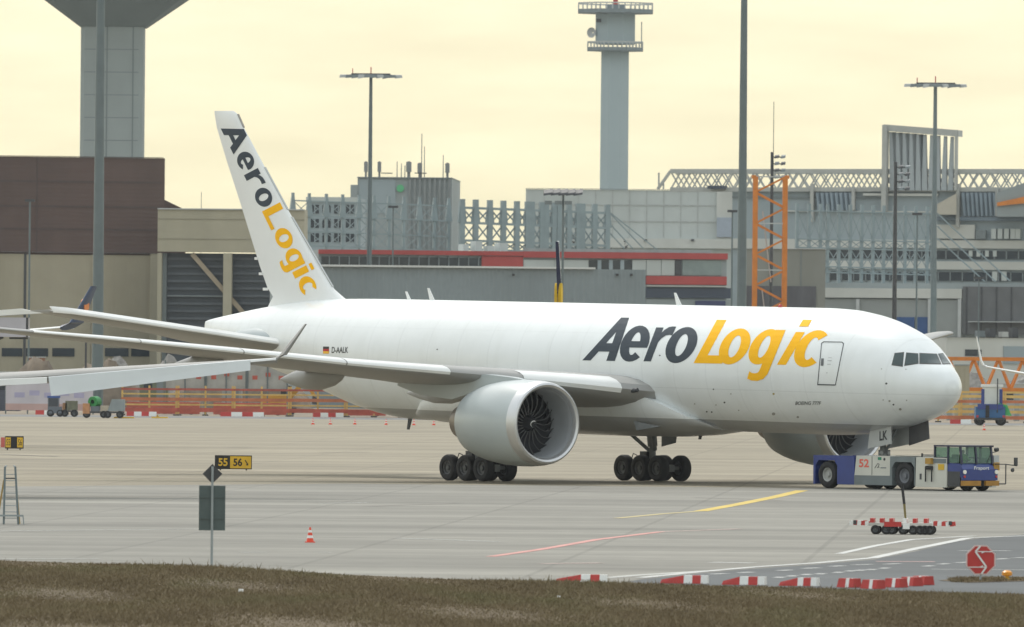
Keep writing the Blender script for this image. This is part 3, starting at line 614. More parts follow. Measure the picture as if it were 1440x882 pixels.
# flag and registration
for k, cc in enumerate(((.02, .02, .02), (.5, .01, .01), (.9, .5, .02))):
    y0 = 487.5+k*3.3; decal('flag_stripe', *poly_grid([(454.5, y0), (462.8, y0+.1), (462.8, y0+3.4), (454.5, y0+3.3)], 2), M('flag_%d' % k, cc, .5, .02), fus)
vs, fs = glyphs('D-AALK', .015, .1, .2); decal('registration', fit(vs, 466.5, 496.5, 489.5, 488), fs, dt, fus)
vs, fs = glyphs('BOEING 777F', .01, .2, .3); decal('type_lettering', fit(vs, 1118.5, 569.5, 1155, 564.5), fs, dt, fus)
# cockpit panes
pane_m = M('cockpit_glass', (.05, .075, .075), .08, .2, .6); fr_m = M('window_surround', (.62, .63, .62), .5, .03)
for pts in ([(1254.5, 513), (1258.5, 497.5), (1270.8, 496.3), (1269, 515)], [(1272.5, 514), (1275, 496.8), (1290.5, 498), (1291, 511)], [(1294, 511.3), (1294, 497.4), (1316.5, 498.4), (1322.5, 512)], [(1325.5, 512), (1319.5, 498.4), (1326, 497.5), (1336, 511.5)]):
    cx_, cy_ = sum(p[0] for p in pts)/4, sum(p[1] for p in pts)/4
    big = [(cx_+(x-cx_)*1.10+(.0), cy_+(y-cy_)*1.12) for x, y in pts]
    pf = decal('cockpit_pane', *poly_grid(pts, 5), pane_m, fus, BF, .02)
    decal('pane_seal', *poly_grid(big, 5), M('pane_seal', (.12, .12, .11), .6), fus, BF, .010)
# passenger style crew door: outline strips on the skin
dpts = [(1150, 541), (1155.5, 483), (1158.5, 480.7), (1184, 481.2), (1186.4, 483.5), (1175, 541.5), (1150, 541)]
mb = MB(); prev = None
for (xa, ya), (xb, yb) in zip(dpts, dpts[1:]):
    for t in np.linspace(0, 1, 9)[:-1 if (xb, yb) != dpts[-1] else None]:
        p_ = on_skin(BF, xa+(xb-xa)*t, ya+(yb-ya)*t, .008)
        if prev is not None and p_ is not None and (p_-prev).length > 1e-4: mb.beam(prev, p_, .035, .035)
        prev = p_
mb.build('crew_door_seal', M('seal_grey', (.10, .11, .12), .6), fus)
decal('door_sill', *poly_grid([(1149.5, 540), (1174.5, 540.6), (1174.3, 542.3), (1149.5, 541.8)], 4), dark, fus, BF, .016)
decal('door_window', *poly_grid([(1154.3, 514.5), (1158, 514.6), (1158.8, 504.3), (1155.2, 504.2)], 2), M('door_window_grey', (.12, .13, .14), .3), fus, BF, .016)
for x, y, w_, h_ in ((1164, 507, 6, .8), (1163.5, 512, 5, .8), (1165, 503, 5, .5), (1162, 524, 2, 1)):
    decal('door_placard', *poly_grid([(x, y), (x+w_, y), (x+w_, y+h_), (x, y+h_)], 1), M('placard_grey', (.4, .41, .42), .6), fus, BF, .016)
port_m = M('port_dark', (.04, .042, .045), .6); stain = M('port_stain', (.33, .33, .30), .7)
for x, y, r, mt in [(1246.5, 539.5, 1.6, port_m), (1239.7, 519, .9, stain), (1274, 519.5, .9, stain), (1256.5, 569, 1.4, port_m), (1251, 564, 1.6, stain), (1266, 575.5, 2.0, stain), (1242, 562.5, 1, stain), (1275, 563, 1, stain),
                    (1003.5, 547.5, 1.1, port_m), (1019, 566, 1.4, port_m), (994, 579, 1.2, port_m), (1001, 579.5, 1.2, port_m), (1028, 554, 1, stain), (977, 568, 1, stain), (1007, 569.5, 1, stain), (1088, 554, 1.6, M('port_ochre', (.45, .36, .12), .6)), (1088, 582, 2.5, stain), (1122, 586.5, 1.8, stain), (928, 500, 1.1, port_m), (615, 491.5, 1.0, port_m), (1039, 577, 1, stain)]:
    vs = [(x, y)]+[(x+r*math.cos(a), y+r*.85*math.sin(a)) for a in [2*math.pi*i/10 for i in range(10)]]
    decal('skin_port', vs, [(0, i+1, (i+1) % 10+1) for i in range(10)], mt, fus, BF, .01)
# radome joint
mb = MB(); prev = None
for i in range(33):
    a = 2*math.pi*i/32; q = 2.05; zt, zb, hw, zm = [np.interp(q, [s[0] for s in ST], [s[k] for s in ST]) for k in range(1, 5)]
    s_ = math.sin(a); z = zm+(zt-zm)*s_ if s_ > 0 else zm+(zm-zb)*s_; p_ = A(q-.25*s_*(1 if s_ < 0 else .6), hw*math.cos(a)*1.004, z)
    prev = p_
MB().tube(A(21.0, 3.62, 4.78), A(21.5, 3.72, 4.74), .10, .14, 12).build('landing_light', dark, jet)
# ram air inlet recess on the belly fairing
MB().prism([(0, 0), (1.7, .25), (1.5, -.22)], lambda a, b: A(20.4+a, 2.75+.16*a, 2.98+b), lambda a, b: A(20.4+a, 2.55+.16*a, 2.98+b)).build('air_intake', gearm, jet)

# ------------------------------------------------------------------ aircraft tug
TA = R(50); pm = G(1218, 687.2); st_ = V(-math.sin(TA), -math.cos(TA), 0)
tl = pm-st_*1.45; tl.y -= 1.4
tug = thing('aircraft_tug', 'blue and white aircraft tug numbered 52 under the nose of the cargo jet', 'tug', (tl.x, tl.y, 0), -TA)
tw = M('tug_white', (.62, .62, .56), .45, .06, .8, dirt=.12)
def side_poly(pts, y0, y1, mat, name, parent=tug): return MB().prism(pts, lambda a, b: V(a, y0, b), lambda a, b: V(a, y1, b)).build(name, mat, parent)
def arch(x0, x1, z0, z1, wx, wr, zt):        # panel with a wheel arch cut out
    pts = [(x0, z0), (wx-wr, z0), (wx-wr, zt-.25), (wx-wr+.22, zt), (wx+wr-.22, zt), (wx+wr, zt-.25), (wx+wr, z0), (x1, z0), (x1, z1), (x0, z1)]
    return pts
for sy in (-1, 1):
    o_, i_ = sy*1.62, sy*.95
    side_poly(arch(-3.75, -.75, .2, 1.6, -2.8, .80, 1.36), i_, o_, blue, 'rear_body_panel')
    side_poly([(-.75, .66), (1.85, .66), (1.85, 1.62), (-.62, 1.62)], i_, sy*1.61, tw, 'side_panel')
    side_poly([(-.75, .20), (1.85, .20), (1.85, .655), (-.75, .655)], i_, sy*1.63, grey, 'side_skirt')
    side_poly(arch(1.85, 3.65, .2, 1.60, 2.8, .80, 1.34), i_, sy*1.64, grey, 'wheel_arch')
    side_poly([(3.66, .16), (5.9, .16), (5.9, 1.58), (3.70, 1.60)], i_, sy*1.61, tw, 'equipment_cabinet')
    MB().box(.52, .535, o_-.01, o_+.004, .68, 1.6).build('panel_gap', dark, tug)
MB().box(1.0, 6.6, -.94, .94, .42, 1.35).build('chassis', dark, tug)
MB().box(-3.6, 1.0, -.94, -.62, .42, 1.2).box(-3.6, 1.0, .62, .94, .42, 1.2).build('cradle', dark, tug, kind='stuff')
MB().box(3.7, 5.0, -1.5, 1.5, 1.36, 1.56).build('deck', tw, tug)
twm = wheel_mesh(.66, .46).mesh('wheel', [black, M('tug_rim', (.36, .37, .36), .5, .1, 2)], True)
twd = wheel_mesh(.68, .46).mesh('wheel', [black, M('tug_rim_dark', (.14, .15, .17), .5, .1, 2)], True)
for sy in (-1, 1):
    link('wheel', twm, tug, loc=V(-2.8, sy*1.38, .66)); link('wheel', twd, tug, loc=V(2.8, sy*1.38, .68))
tws = wheel_mesh(.42, .36).mesh('steering_wheel_tyre', [black, rim_m], True)
link('wheel', tws, tug, loc=V(6.4, -.75, .42)); link('wheel', tws, tug, loc=V(6.4, .25, .42))
# cab
cy0, cy1, cx0, cx1 = -1.56, .52, 4.95, 6.9
cab = side_poly([(5.9, .95), (6.95, .62), (6.98, 1.05), (6.80, 1.32), (5.92, 1.34), (5.92, 1.30)], cy0, cy1, blue, 'cab_body')
MB().box(5.92, 6.8, cy0-.01, cy1, .22, .94).build('step_recess', dark, tug)
MB().box(6.9, 7.05, cy0-.05, -.42, .26, .50).build('bumper', M('bumper_ochre', (.40, .20, .03), .6, .2, 2), tug); MB().box(6.9, 7.05, -.1, cy1+.25, .26, .50).build('bumper', M('bumper_ochre', (.40, .20, .03), .6, .2, 2), tug)
MB().box(6.88, 6.98, cy0, cy1+.2, .52, 1.06).build('front_panel', blue, tug)
MB().box(4.95, 6.85, cy0-.05, cy1+.05, 2.12, 2.2).build('cab_roof', navy, tug)
MB().box(5.0, 5.92, cy0+.02, cy1, 1.56, 1.62).build('cab_floor_edge', navy, tug)
for x, y in ((5.0, cy0), (5.0, cy1), (5.95, cy0), (5.95, cy1), (6.74, cy0+.05), (6.74, cy1-.05), (6.74, -.55)):
    MB().beam(V(x+(.12 if x > 6.5 else 0), y, 1.30), V(x, y, 2.14), .09).build('cab_pillar', navy, tug)
def glass_mat():
    m = bpy.data.materials.new('clear_green_glass'); m.use_nodes = True; t = m.node_tree; b = t.nodes['Principled BSDF']
    mixs = t.nodes.new('ShaderNodeMixShader'); tr = t.nodes.new('ShaderNodeBsdfTransparent'); tr.inputs[0].default_value = (.62, .80, .70, 1)
    b.inputs['Base Color'].default_value = (.2, .3, .26, 1); b.inputs['Roughness'].default_value = .06; mixs.inputs[0].default_value = .42
    t.links.new(tr.outputs[0], mixs.inputs[1]); t.links.new(b.outputs[0], mixs.inputs[2]); t.links.new(mixs.outputs[0], t.nodes['Material Output'].inputs[0]); return m
cg = glass_mat()
MB().box(5.06, 5.9, cy0-.005, cy0+.01, 1.62, 2.1).build('side_window', cg, tug); MB().box(6.0, 6.72, cy0-.005, cy0+.01, 1.36, 2.1).build('side_window', cg, tug)
MB().box(5.06, 5.9, cy1-.01, cy1+.005, 1.62, 2.1).build('side_window', cg, tug); MB().box(6.0, 6.72, cy1-.01, cy1+.005, 1.36, 2.1).build('side_window', cg, tug)
for y0, y1 in ((cy0+.1, -.64), (-.46, cy1-.1)):
    MB().add([V(6.86, y0, 1.34), V(6.86, y1, 1.34), V(6.75, y1, 2.1), V(6.75, y0, 2.1)], [(0, 1, 2, 3)]).build('windscreen', cg, tug)
MB().beam(V(6.9, .1, 1.36), V(6.8, .45, 1.85), .03).build('wiper', dark, tug)
for y in (cy0+.12, cy1+.1):
    MB().tube(V(6.95, y, .92), V(7.03, y, .92), .10, .10, 14).build('headlight', M('lamp_lens', (.9, .88, .8), .1, .02), tug)
    MB().tube(V(6.95, y, .70), V(7.02, y, .70), .06, .06, 12).build('indicator_lamp', red, tug)
lettering('maker_lettering', 'Fraport', white, tug, lambda u, v: V(6.99, -.82+u, .98+v), .98, .22, .01)
lettering('fleet_number', '52', M('pale_red', (.75, .14, .10), .5), tug, lambda u, v: V(-.42+u, -1.618, 1.05+v), .72, .40, .03)
MB().box(.95, 1.2, -1.62, -1.612, 1.42, 1.56).build('green_sticker', M('sticker_green', (.02, .25, .14), .5), tug)
MB().tube(V(1.42, -1.6, 1.46), V(1.42, -1.625, 1.46), .07, .07, 10).build('filler_cap', dark, tug)
mb = MB(); pts = [(.72, 1.02), (.82, 1.12), (.95, 1.26), (1.05, 1.22), (1.0, 1.1), (.9, 1.04), (1.08, 1.08)]
for a_, b2 in zip(pts, pts[1:]): mb.beam(V(a_[0], -1.617, a_[1]), V(b2[0], -1.617, b2[1]), .03, .012)
mb.build('side_emblem', dark, tug); MB().box(1.15, 1.55, -1.62, -1.612, 1.02, 1.07).build('emblem_caption', grey, tug)
MB().box(4.55, 4.95, -1.80, -1.62, 1.28, 1.56).build('hose_box', M('ochre_box', (.45, .26, .05), .6), tug)
MB().box(5.3, 5.72, -1.635, -1.615, 1.0, 1.28).build('warning_plate', yellow, tug); MB().box(4.95, 5.85, -1.632, -1.614, 1.33, 1.54).build('vent_panel', grey, tug)
for x in (4.48, 4.92): MB().tube(V(x, -1.70, 1.15), V(x, -1.70, .42), .035).build('cable', black, tug)
MB().box(4.5, 4.92, -1.74, -1.62, 1.0, 1.18).build('cable_socket', black, tug)
MB().box(3.98, 4.10, -1.63, -1.61, .52, .80).build('cabinet_latch', dark, tug)
MB().tube(V(3.9, -1.4, 1.6), V(3.9, -1.4, 1.78), .05).tube(V(3.9, -1.4, 1.70), V(5.2, -1.4, 1.70), .025).build('handrail', dark, tug)
MB().tube(V(7.0, .7, .35), V(7.2, 1.05, .35), .03).tube(V(7.2, 1.05, .35), V(7.2, 1.05, 1.3), .03).tube(V(6.9, .6, 1.3), V(7.2, 1.05, 1.3), .025).tube(V(7.2, 1.05, 1.3), V(7.35, 1.65, 1.22), .025).build('mirror_arm', dark, tug)
MB().box(7.28, 7.38, 1.5, 1.66, 1.24, 1.62).build('mirror', dark, tug); MB().lathe([(-.04, .01), (-.03, .1), (.03, .1), (.04, .01)], V(7.3, 1.4, 1.02), V(1, 0, 0), 12).build('round_mirror', dark, tug)
MB().box(6.7, 6.9, .56, .88, 1.4, 1.72).build('side_lamp_box', lgrey, tug); MB().box(6.7, 6.9, .56, .92, 1.0, 1.38).build('ochre_guard', M('ochre_box', (.45, .26, .05)), tug)
MB().lathe([(-.1, .02), (-.08, .1), (.08, .1), (.1, .02)], V(6.8, .80, 2.0), V(1, 0, 0), 12).build('round_mirror', dark, tug); MB().tube(V(6.8, .5, 1.85), V(6.8, .8, 1.9), .02).build('mirror_arm', dark, tug)
MB().tube(V(-3.75, -1.2, .7), V(-3.95, -1.2, .7), .06).tube(V(-3.95, -1.2, .7), V(-3.95, -1.2, .45), .05).build('rear_hook', dark, tug)
MB().box(-3.8, -3.74, -1.5, -1.3, .95, 1.1).build('rear_lamp', white, tug)
# driver: one continuous skinned body, seated behind the windscreen
def person(name, label, parent_mat, loc, rz):
    v = [(0, 0, .0), (.03, 0, .22), (.02, 0, .46), (.02, 0, .60), (.05, 0, .68), (.06, 0, .80),      # hip spine chest neck head
         (.02, .19, .52), (.20, .24, .30), (.42, .16, .34), (.02, -.19, .52), (.20, -.24, .30), (.42, -.16, .34),
         (.05, .10, -.02), (.42, .12, .02), (.45, .12, -.40), (.05, -.10, -.02), (.42, -.12, .02), (.45, -.12, -.40)]
    e_ = [(0, 1), (1, 2), (2, 3), (3, 4), (4, 5), (2, 6), (6, 7), (7, 8), (2, 9), (9, 10), (10, 11), (0, 12), (12, 13), (13, 14), (0, 15), (15, 16), (16, 17)]
    rad = [.15, .14, .17, .06, .09, .085, .075, .05, .035, .075, .05, .035, .10, .075, .05, .10, .075, .05]
    me = bpy.data.meshes.new(name); me.from_pydata(v, e_, []); o = bpy.data.objects.new(name, me); S.collection.objects.link(o); o.location = loc; o.rotation_euler = (0, 0, rz)
    m = o.modifiers.new('skin', 'SKIN'); 
    for d, r in zip(me.skin_vertices[0].data, rad): d.radius = (r, r)
    me.skin_vertices[0].data[0].use_root = True
    o.modifiers.new('sub', 'SUBSURF').levels = 1; o.modifiers['sub'].render_levels = 2
    mt = bpy.data.materials.new('worker_clothes'); mt.use_nodes = True; t = mt.node_tree; n = t.nodes.new; c = n('ShaderNodeTexCoord'); s_ = n('ShaderNodeSeparateXYZ'); t.links.new(c.outputs['Object'], s_.inputs[0])
    r = n('ShaderNodeValToRGB'); r.color_ramp.interpolation = 'CONSTANT'; mr = n('ShaderNodeMapRange'); mr.inputs[1].default_value = -.5; mr.inputs[2].default_value = 1.0
    t.links.new(s_.outputs['Z'], mr.inputs[0]); t.links.new(mr.outputs[0], r.inputs[0]); el = r.color_ramp.elements
    el[0].position = 0; el[0].color = (.02, .025, .05, 1); el[1].position = .37; el[1].color = (.16, .45, .06, 1)
    for p_, c_2 in ((.74, (.45, .27, .19, 1)), (.90, (.05, .035, .025, 1))): q_ = el.new(p_); q_.color = c_2
    t.links.new(r.outputs[0], t.nodes['Principled BSDF'].inputs['Base Color']); me.materials.append(mt); TR[o] = o.matrix_basis.copy(); return tag(o, label, 'person')
dp = TR[tug] @ V(5.85, -.55, 1.18)
person('person', 'seated person in bright green vest driving the aircraft tug', None, dp, -TA)
MB().box(5.45, 6.05, -.85, -.25, .95, 1.07).box(5.4, 5.5, -.85, -.25, 1.07, 1.75).build('driver_seat', black, tug)

# ------------------------------------------------------------------ small apron things
cone_me = MB().box(-.17, .17, -.17, .17, 0, .035, 0).lathe([(.035, .125), (.15, .105)], V(0, 0, 0), V(0, 0, 1), 14, 0).lathe([(.15, .105), (.24, .086)], V(0, 0, 0), V(0, 0, 1), 14, 1).lathe([(.24, .086), (.34, .066)], V(0, 0, 0), V(0, 0, 1), 14, 0).lathe([(.34, .066), (.42, .048)], V(0, 0, 0), V(0, 0, 1), 14, 1).lathe([(.42, .048), (.52, .026), (.521, .002)], V(0, 0, 0), V(0, 0, 1), 14, 0).mesh('traffic_cone', [M('cone_orange', (.75, .07, .03), .5, .08, 2), white])
def cone(px, py, label, group=None): o = link('traffic_cone', cone_me, loc=G(px, py)); return tag(o, label, 'cone', group)
cone(436, 763, 'orange and white traffic cone standing alone on the grey taxiway near the verge')
for x, y in ((440, 597), (464.5, 597), (499, 597), (543, 597.5), (582, 598), (610, 598)): cone(x, y, 'small traffic cone in the row beyond the tail of the cargo jet', 'cones in a row beyond the jet')
cone(1384, 605, 'small traffic cone beside the blue service truck')
# red and white verge blocks
def block(px0, px1, py, yaw, label, segs, L=None, h=.23):
    a_, b2 = G(px0, py), G(px1, py); L = L or (b2-a_).length/math.cos(yaw); mid = (a_+b2)/2
    t = thing('barrier_block', label, 'barrier', (mid.x, mid.y, .012), yaw, 'red and white blocks along the verge')
    n = len(segs); x = -L/2
    for i, (c, w_) in enumerate(segs):
        x2 = x+L*w_; h0 = h*(.45 if i == 0 and L > .9 else 1)
        MB().hexa([V(x, -.2, 0), V(x2, -.2, 0), V(x2, .2, 0), V(x, .2, 0)], [V(x+.04*(i == 0), -.15, h0), V(x2, -.15, h), V(x2, .15, h), V(x+.04*(i == 0), .15, h0)]).build('segment', red if c == 'r' else white, t); x = x2
    return t
S4 = [('r', .5), ('w', .18), ('r', .18), ('w', .14)]; S3 = [('r', .52), ('w', .2), ('r', .28)]
block(784, 851, 820, R(-4), 'long red and white block farthest from the octagonal sign', S4)
block(932, 993, 821, R(-8), 'red and white block second farthest from the octagonal sign', S4)
block(1019, 1074, 823, R(-12), 'red and white block third farthest from the octagonal sign', [('r', .42), ('w', .2), ('r', .22), ('w', .16)])
block(1100, 1148, 824.5, R(-18), 'red and white block with dark end, left of the tight cluster', [('r', .5), ('w', .15), ('r', .2), ('w', .15)])
for k, (x0, x1, y, yaw) in enumerate(((1178, 1210, 826.5, -40), (1213, 1242, 828.5, -42), (1246, 1273, 826.5, -42), (1273, 1290, 824.5, -52), (1289, 1306, 823, -54))):
    block(x0, x1, y, R(yaw), ['block at the far end of the tight red and white cluster', 'lowest block in the tight red and white cluster', 'middle block in the tight red and white cluster', 'narrow block second nearest the octagonal sign', 'narrow block nearest the octagonal sign'][k], S3, .58, .25)
# octagonal no entry sign
p = G(1379, 818); so = thing('octagonal_sign', 'red octagonal sign with white arrow lines on the grass strip', 'sign', (p.x, p.y, 0), R(4)); c = P(1379.5, 787.5, p.y).z
oc = lambda r: [(r*math.cos(R(22.5+45*i)), c+r*math.sin(R(22.5+45*i))) for i in range(8)]
MB().prism(oc(.46), lambda a, b: V(a, 0, b), lambda a, b: V(a, .03, b)).build('border', M('pale_border', (.65, .5, .48), .5), so); MB().prism(oc(.42), lambda a, b: V(a, -.008, b), lambda a, b: V(a, .01, b)).build('face', red, so)
for a_, b2, w_ in (((-.02, .40), (-.16, .24), .05), ((-.16, .24), (.16, -.20), .05), ((.16, -.20), (.02, -.40), .05), ((-.14, .24), (.34, .24), .025), ((.10, .24), (.02, .20), .03), ((-.34, -.21), (.14, -.21), .025), ((-.02, -.21), (.06, -.17), .03)):
    MB().beam(V(a_[0], -.012-.003*w_*100, c+a_[1]), V(b2[0], -.012-.003*w_*100, c+b2[1]), .01, w_).build('arrow_line', white, so)
MB().tube(V(0, .05, 0), V(0, .05, c+.3), .03).build('post', steel, so)
p = G(1416, 816); t = thing('taxiway_light', 'small yellow taxiway lamp beside the octagonal sign', 'lamp', (p.x, p.y, .012))
MB().lathe([(0, .16), (.03, .16), (.05, .05), (.10, .05)], V(0, 0, 0), V(0, 0, 1), 14).build('base', yellow, t); MB().lathe([(.10, .06), (.13, .15), (.22, .15), (.27, .08), (.28, .01)], V(0, 0, 0), V(0, 0, 1), 14).build('lamp_head', M('amber_lens', (.75, .30, .02), .3), t, smooth=True)
# back of the plate sign in the verge
p = G(297.5, 799.5); t = thing('plate_sign', 'grey sign seen from behind with small diamond on top, standing in the verge', 'sign', (p.x, p.y, 0), R(3)); sc = F/p.y; zz = lambda y: P(297.5, y, p.y).z
backm = M('sign_back_grey', (.075, .105, .105), .5, .12, 2)
MB().box(-18.5/sc, 18.5/sc, -.02, .02, zz(746), zz(683)).build('plate', backm, t); MB().tube(V(0, -.06, 0), V(0, -.06, zz(656)), .04, .035, 10).build('post', steel, t)
dm = 14/sc; MB().prism([(0, -dm), (dm, 0), (0, dm), (-dm, 0)], lambda a, b: V(a, -.02, zz(666.5)+b), lambda a, b: V(a, .02, zz(666.5)+b)).build('diamond_plate', dark, t)
for y in (700, 730): MB().box(-17/sc, 17/sc, -.05, -.021, zz(y), zz(y)+.05).build('rail', backm, t)
# taxiway guidance signs
p = G(328, 661.5); t = thing('taxiway_sign', 'low black and yellow taxiway sign reading 55 and 56 with arrow', 'sign', (p.x, p.y, 0)); sc = F/p.y; z0 = P(328, 660, p.y).z; z1 = P(328, 640.5, p.y).z
MB().box(-26/sc, 26/sc, 0, .2, z0, z1).build('housing', black, t); MB().box(-25/sc, -5/sc, -.01, .002, z0+.04, z1-.04).build('black_panel', M('sign_black', (.012, .012, .012), .4), t); MB().box(-4.5/sc, 25/sc, -.01, .002, z0+.05, z1-.05).build('yellow_panel', yellow, t)
lettering('sign_digits', '55', yellow, t, lambda u, v: V(-21/sc+u, -.014, z0+.17+v), 13/sc, 11/sc, .03); lettering('sign_digits', '56', black, t, lambda u, v: V(0/sc+u, -.014, z0+.17+v), 12.5/sc, 11/sc, .03)
MB().beam(V(16.5/sc, -.015, z0+.5), V(20.5/sc, -.015, z0+.24), .01, .05).build('arrow', black, t); MB().beam(V(18/sc, -.017, z0+.24), V(20.8/sc, -.017, z0+.24), .01, .05).build('arrow', black, t); MB().beam(V(20.5/sc, -.019, z0+.22), V(20.5/sc, -.019, z0+.37), .01, .05).build('arrow', black, t)
for x in (-.7, .7): MB().tube(V(x, .1, 0), V(x, .1, z0+.02), .04).build('leg', dark, t)
p = G(17, 633); t = thing('taxiway_sign', 'low taxiway sign with two yellow panels and red end, seen beyond the ladder', 'sign', (p.x, p.y, 0)); sc = F/p.y; z0 = P(17, 631, p.y).z; z1 = P(17, 613.5, p.y).z
MB().box(-10/sc, 16/sc, 0, .2, z0, z1).build('housing', black, t)
for a_, b2, m_ in ((-9.3, -2, yellow), (-1.5, 6.5, black), (7, 15, yellow), (-16, -10.5, M('sign_red', (.55, .12, .1), .5))): MB().box(a_/sc, b2/sc, -.012, .001 if m_ is not MC['sign_red'] else .2, z0+.08, z1-.08).build('panel', m_, t)
for a_ in (-8, 8.5): lettering('sign_letters', 'S5' if a_ < 0 else 'S6', black, t, lambda u, v: V(a_/sc+u, -.016, z0+.2+v), 5.2/sc, 9/sc, .0)
for x in (-.3, .5): MB().tube(V(x, .1, 0), V(x, .1, z0+.02), .04).build('leg', dark, t)
# double ladder
p = G(15.5, 737.5); t = thing('step_ladder', 'tall metal double ladder standing open on the taxiway', 'ladder', (p.x, p.y, 0), R(8)); sc = F/p.y; H = P(15, 657, p.y).z
for sx in (-1, 1):
    MB().tube(V(sx*.27, 0, 0), V(sx*.19, .55, H), .04, .04, 8).build('rail', mastm, t); MB().tube(V(sx*.42, 1.1, 0), V(sx*.22, .6, H*.78), .03, .03, 8).build('rear_rail', M('ladder_ochre', (.42, .28, .08), .6), t)
    MB().tube(V(sx*.19, .55, H), V(sx*.10+sx*.04, .62, H+.04), .03, .03, 8).build('rail_hook', steel, t)
for k in range(1, 9): f_ = k/9.2; MB().tube(V(-.27+.08*f_, .55*f_, H*f_), V(.27-.08*f_, .55*f_, H*f_), .016, .016, 6).build('rung', steel, t)
MB().beam(V(-.46, .02, .32), V(.46, .02, .32), .06, .07).build('stabiliser_bar', steel, t); MB().beam(V(-.24, .52, H*.80), V(.24, .52, H*.80), .05, .05).build('top_bar', dark, t)
for sx in (-.44, .44): MB().beam(V(sx, .02, .32), V(sx*1.08, .02, 0), .04).build('stabiliser_leg', steel, t)
# low trailer with raised drawbar
p = G(1271, 751.5); t = thing('low_trailer', 'low red and white equipment trailer with its drawbar raised upright', 'trailer', (p.x, p.y, 0), R(-6))
MB().box(-1.25, 1.05, -.55, .55, .30, .42).build('frame', M('trailer_white', (.6, .58, .55), .6, .1, 2, dirt=.2), t); MB().box(-.68, -.05, -.58, -.55, .28, .46).build('red_plate', red, t)
MB().box(.0, .25, -.60, -.56, .2, .40).build('white_plate', white, t)
twl = wheel_mesh(.17, .16).mesh('wheel', [black, rim_m], True)
for x in (-1.0, -.62, -.40, .0, .36, .62, .80, .98):
    for y in (-.5, .5): link('wheel', twl, t, loc=V(x, y, .17))
for sx, x0, x1 in ((-1, -1.95, -1.1), (1, .95, 1.85)):
    for y in (-.45, .45):
        xs = np.linspace(x0, x1, 7)
        for k in range(6): MB().beam(V(xs[k], y, .40+.02*math.sin(k)), V(xs[k+1], y, .40), .09, .16).build('striped_arm', red if k % 2 else white, t)
for x in (-1.2, -.85, -.5, .0, .35, .75): MB().box(x, x+.13, -.5, .5, .42, .58).build('cradle', red if x != .0 else white, t)
for x in (-1.75, 1.72): MB().tube(V(x, -.5, .36), V(x, -.5, .50), .06, .06, 10).build('end_roller', dark, t)
db = MB().tube(V(.07, 0, .42), V(0, .1, 1.1), .035, .045, 8, 0).tube(V(0, .1, 1.1), V(-.09, .2, 1.76), .05, .05, 8, 1).build('drawbar', [M('pole_olive', (.16, .13, .03), .6), black], t)
# small litter in the verge
for k, (x, y, s_) in enumerate(((820, 823, .10), (786, 842, .05), (1162, 868, .04), (339, 834, .08))):
    p = G(x, y); MBx = MB().hexa([V(-s_, -s_*.6, 0), V(s_, -s_*.7, 0), V(s_*.9, s_*.6, 0), V(-s_*.8, s_*.7, 0)], [V(-s_*.8, -s_*.5, s_), V(s_*.7, -s_*.5, s_*.8), V(s_*.7, s_*.5, s_*.9), V(-s_*.7, s_*.5, s_*.7)])
    o = MBx.build('litter', white); o.location = V(p.x, p.y, .03+.02*k*0); tag(o, ['white scrap lying at the verge edge by the first red block', 'tiny white scrap in the grass below the first red block', 'tiny pale scrap in the grass below the block cluster', 'pale scrap in the grass beside the plate sign'][k], 'litter')

# ------------------------------------------------------------------ background: facades placed at their distance, heights from the eye level
class Fac:
    # a straight wall seen between two photo columns; the far or near turn follows from its level roof edge
    def __init__(s, name, label, cat, xl, yl, xr, yr, D, depth, mat, group=None, z0=0.0, roof=None):
        a_ = P(xl, yl, D); H_ = a_.z
        lo, hi = D*.6, D*1.7
        for _ in range(60):
            md = (lo+hi)/2; z = P(xr, yr, md).z
            if (z > H_) == (H_ > CH): hi = md
            else: lo = md
        wd = abs(P(xr, yr, D).x-a_.x); md = min(max(md, D-.22*wd), D+.22*wd)      # walls stand within about 12 degrees of square to the view
        b2 = P(xr, yr, md); s.H = H_; s.o = V(a_.x, a_.y, 0); s.w = V(b2.x-a_.x, b2.y-a_.y, 0).length
        s.ang = math.atan2(b2.y-a_.y, b2.x-a_.x); s.u = V(math.cos(s.ang), math.sin(s.ang), 0); s.n = V(s.u.y, -s.u.x, 0)
        s.t = thing(name, label, cat, s.o, s.ang, group); s.depth = depth
        if mat: MB().box(0, s.w, 0, depth, z0, s.H).build('wall', mat, s.t)
        if roof: MB().box(-.3, s.w+.3, -.3, depth+.3, s.H+.002, s.H+.4).build('roof_edge', roof, s.t)
    def uv(s, px, py, n=0.0):
        d = ray(px, py); o = s.o+s.n*n; t = (o-CAM).dot(s.n)/d.dot(s.n); h = CAM+d*t; return (h-s.o).dot(s.u), h.z
    def rect(s, name, x0, y0, x1, y1, mat, out=.15, inn=-.02, n=0.0, parent=None, kind=None):
        u0, z1 = s.uv(x0, (y0), n); u1, z0 = s.uv(x1, y1, n)
        z0 = max(z0, 0.0)
        return MB().box(u0, u1, -n-out, -n-inn, z0, z1).build(name, mat, parent or s.t, kind=kind)
    def pt(s, px, py, n=0.0): u, z = s.uv(px, py, n); return V(u, -n, z)
    def beam(s, name, x0, y0, x1, y1, w, mat, n=0.3, parent=None): return MB().beam(s.pt(x0, y0, n), s.pt(x1, y1, n), w).build(name, mat, parent or s.t)
brown = corrugated('brown_cladding', (.10, .062, .052), .5, 'Z', .05, .7, .08, .15)
beige = corrugated('beige_cladding', (.36, .325, .24), .5, 'X', .08, .7, .06, .15)
beigew = M('beige_wall', (.40, .37, .28), .7, .07, .3, dirt=.12)
shut = M('dark_shutter', (.045, .058, .072), .5, .15, .5, stretch=(.1, 1, 2))
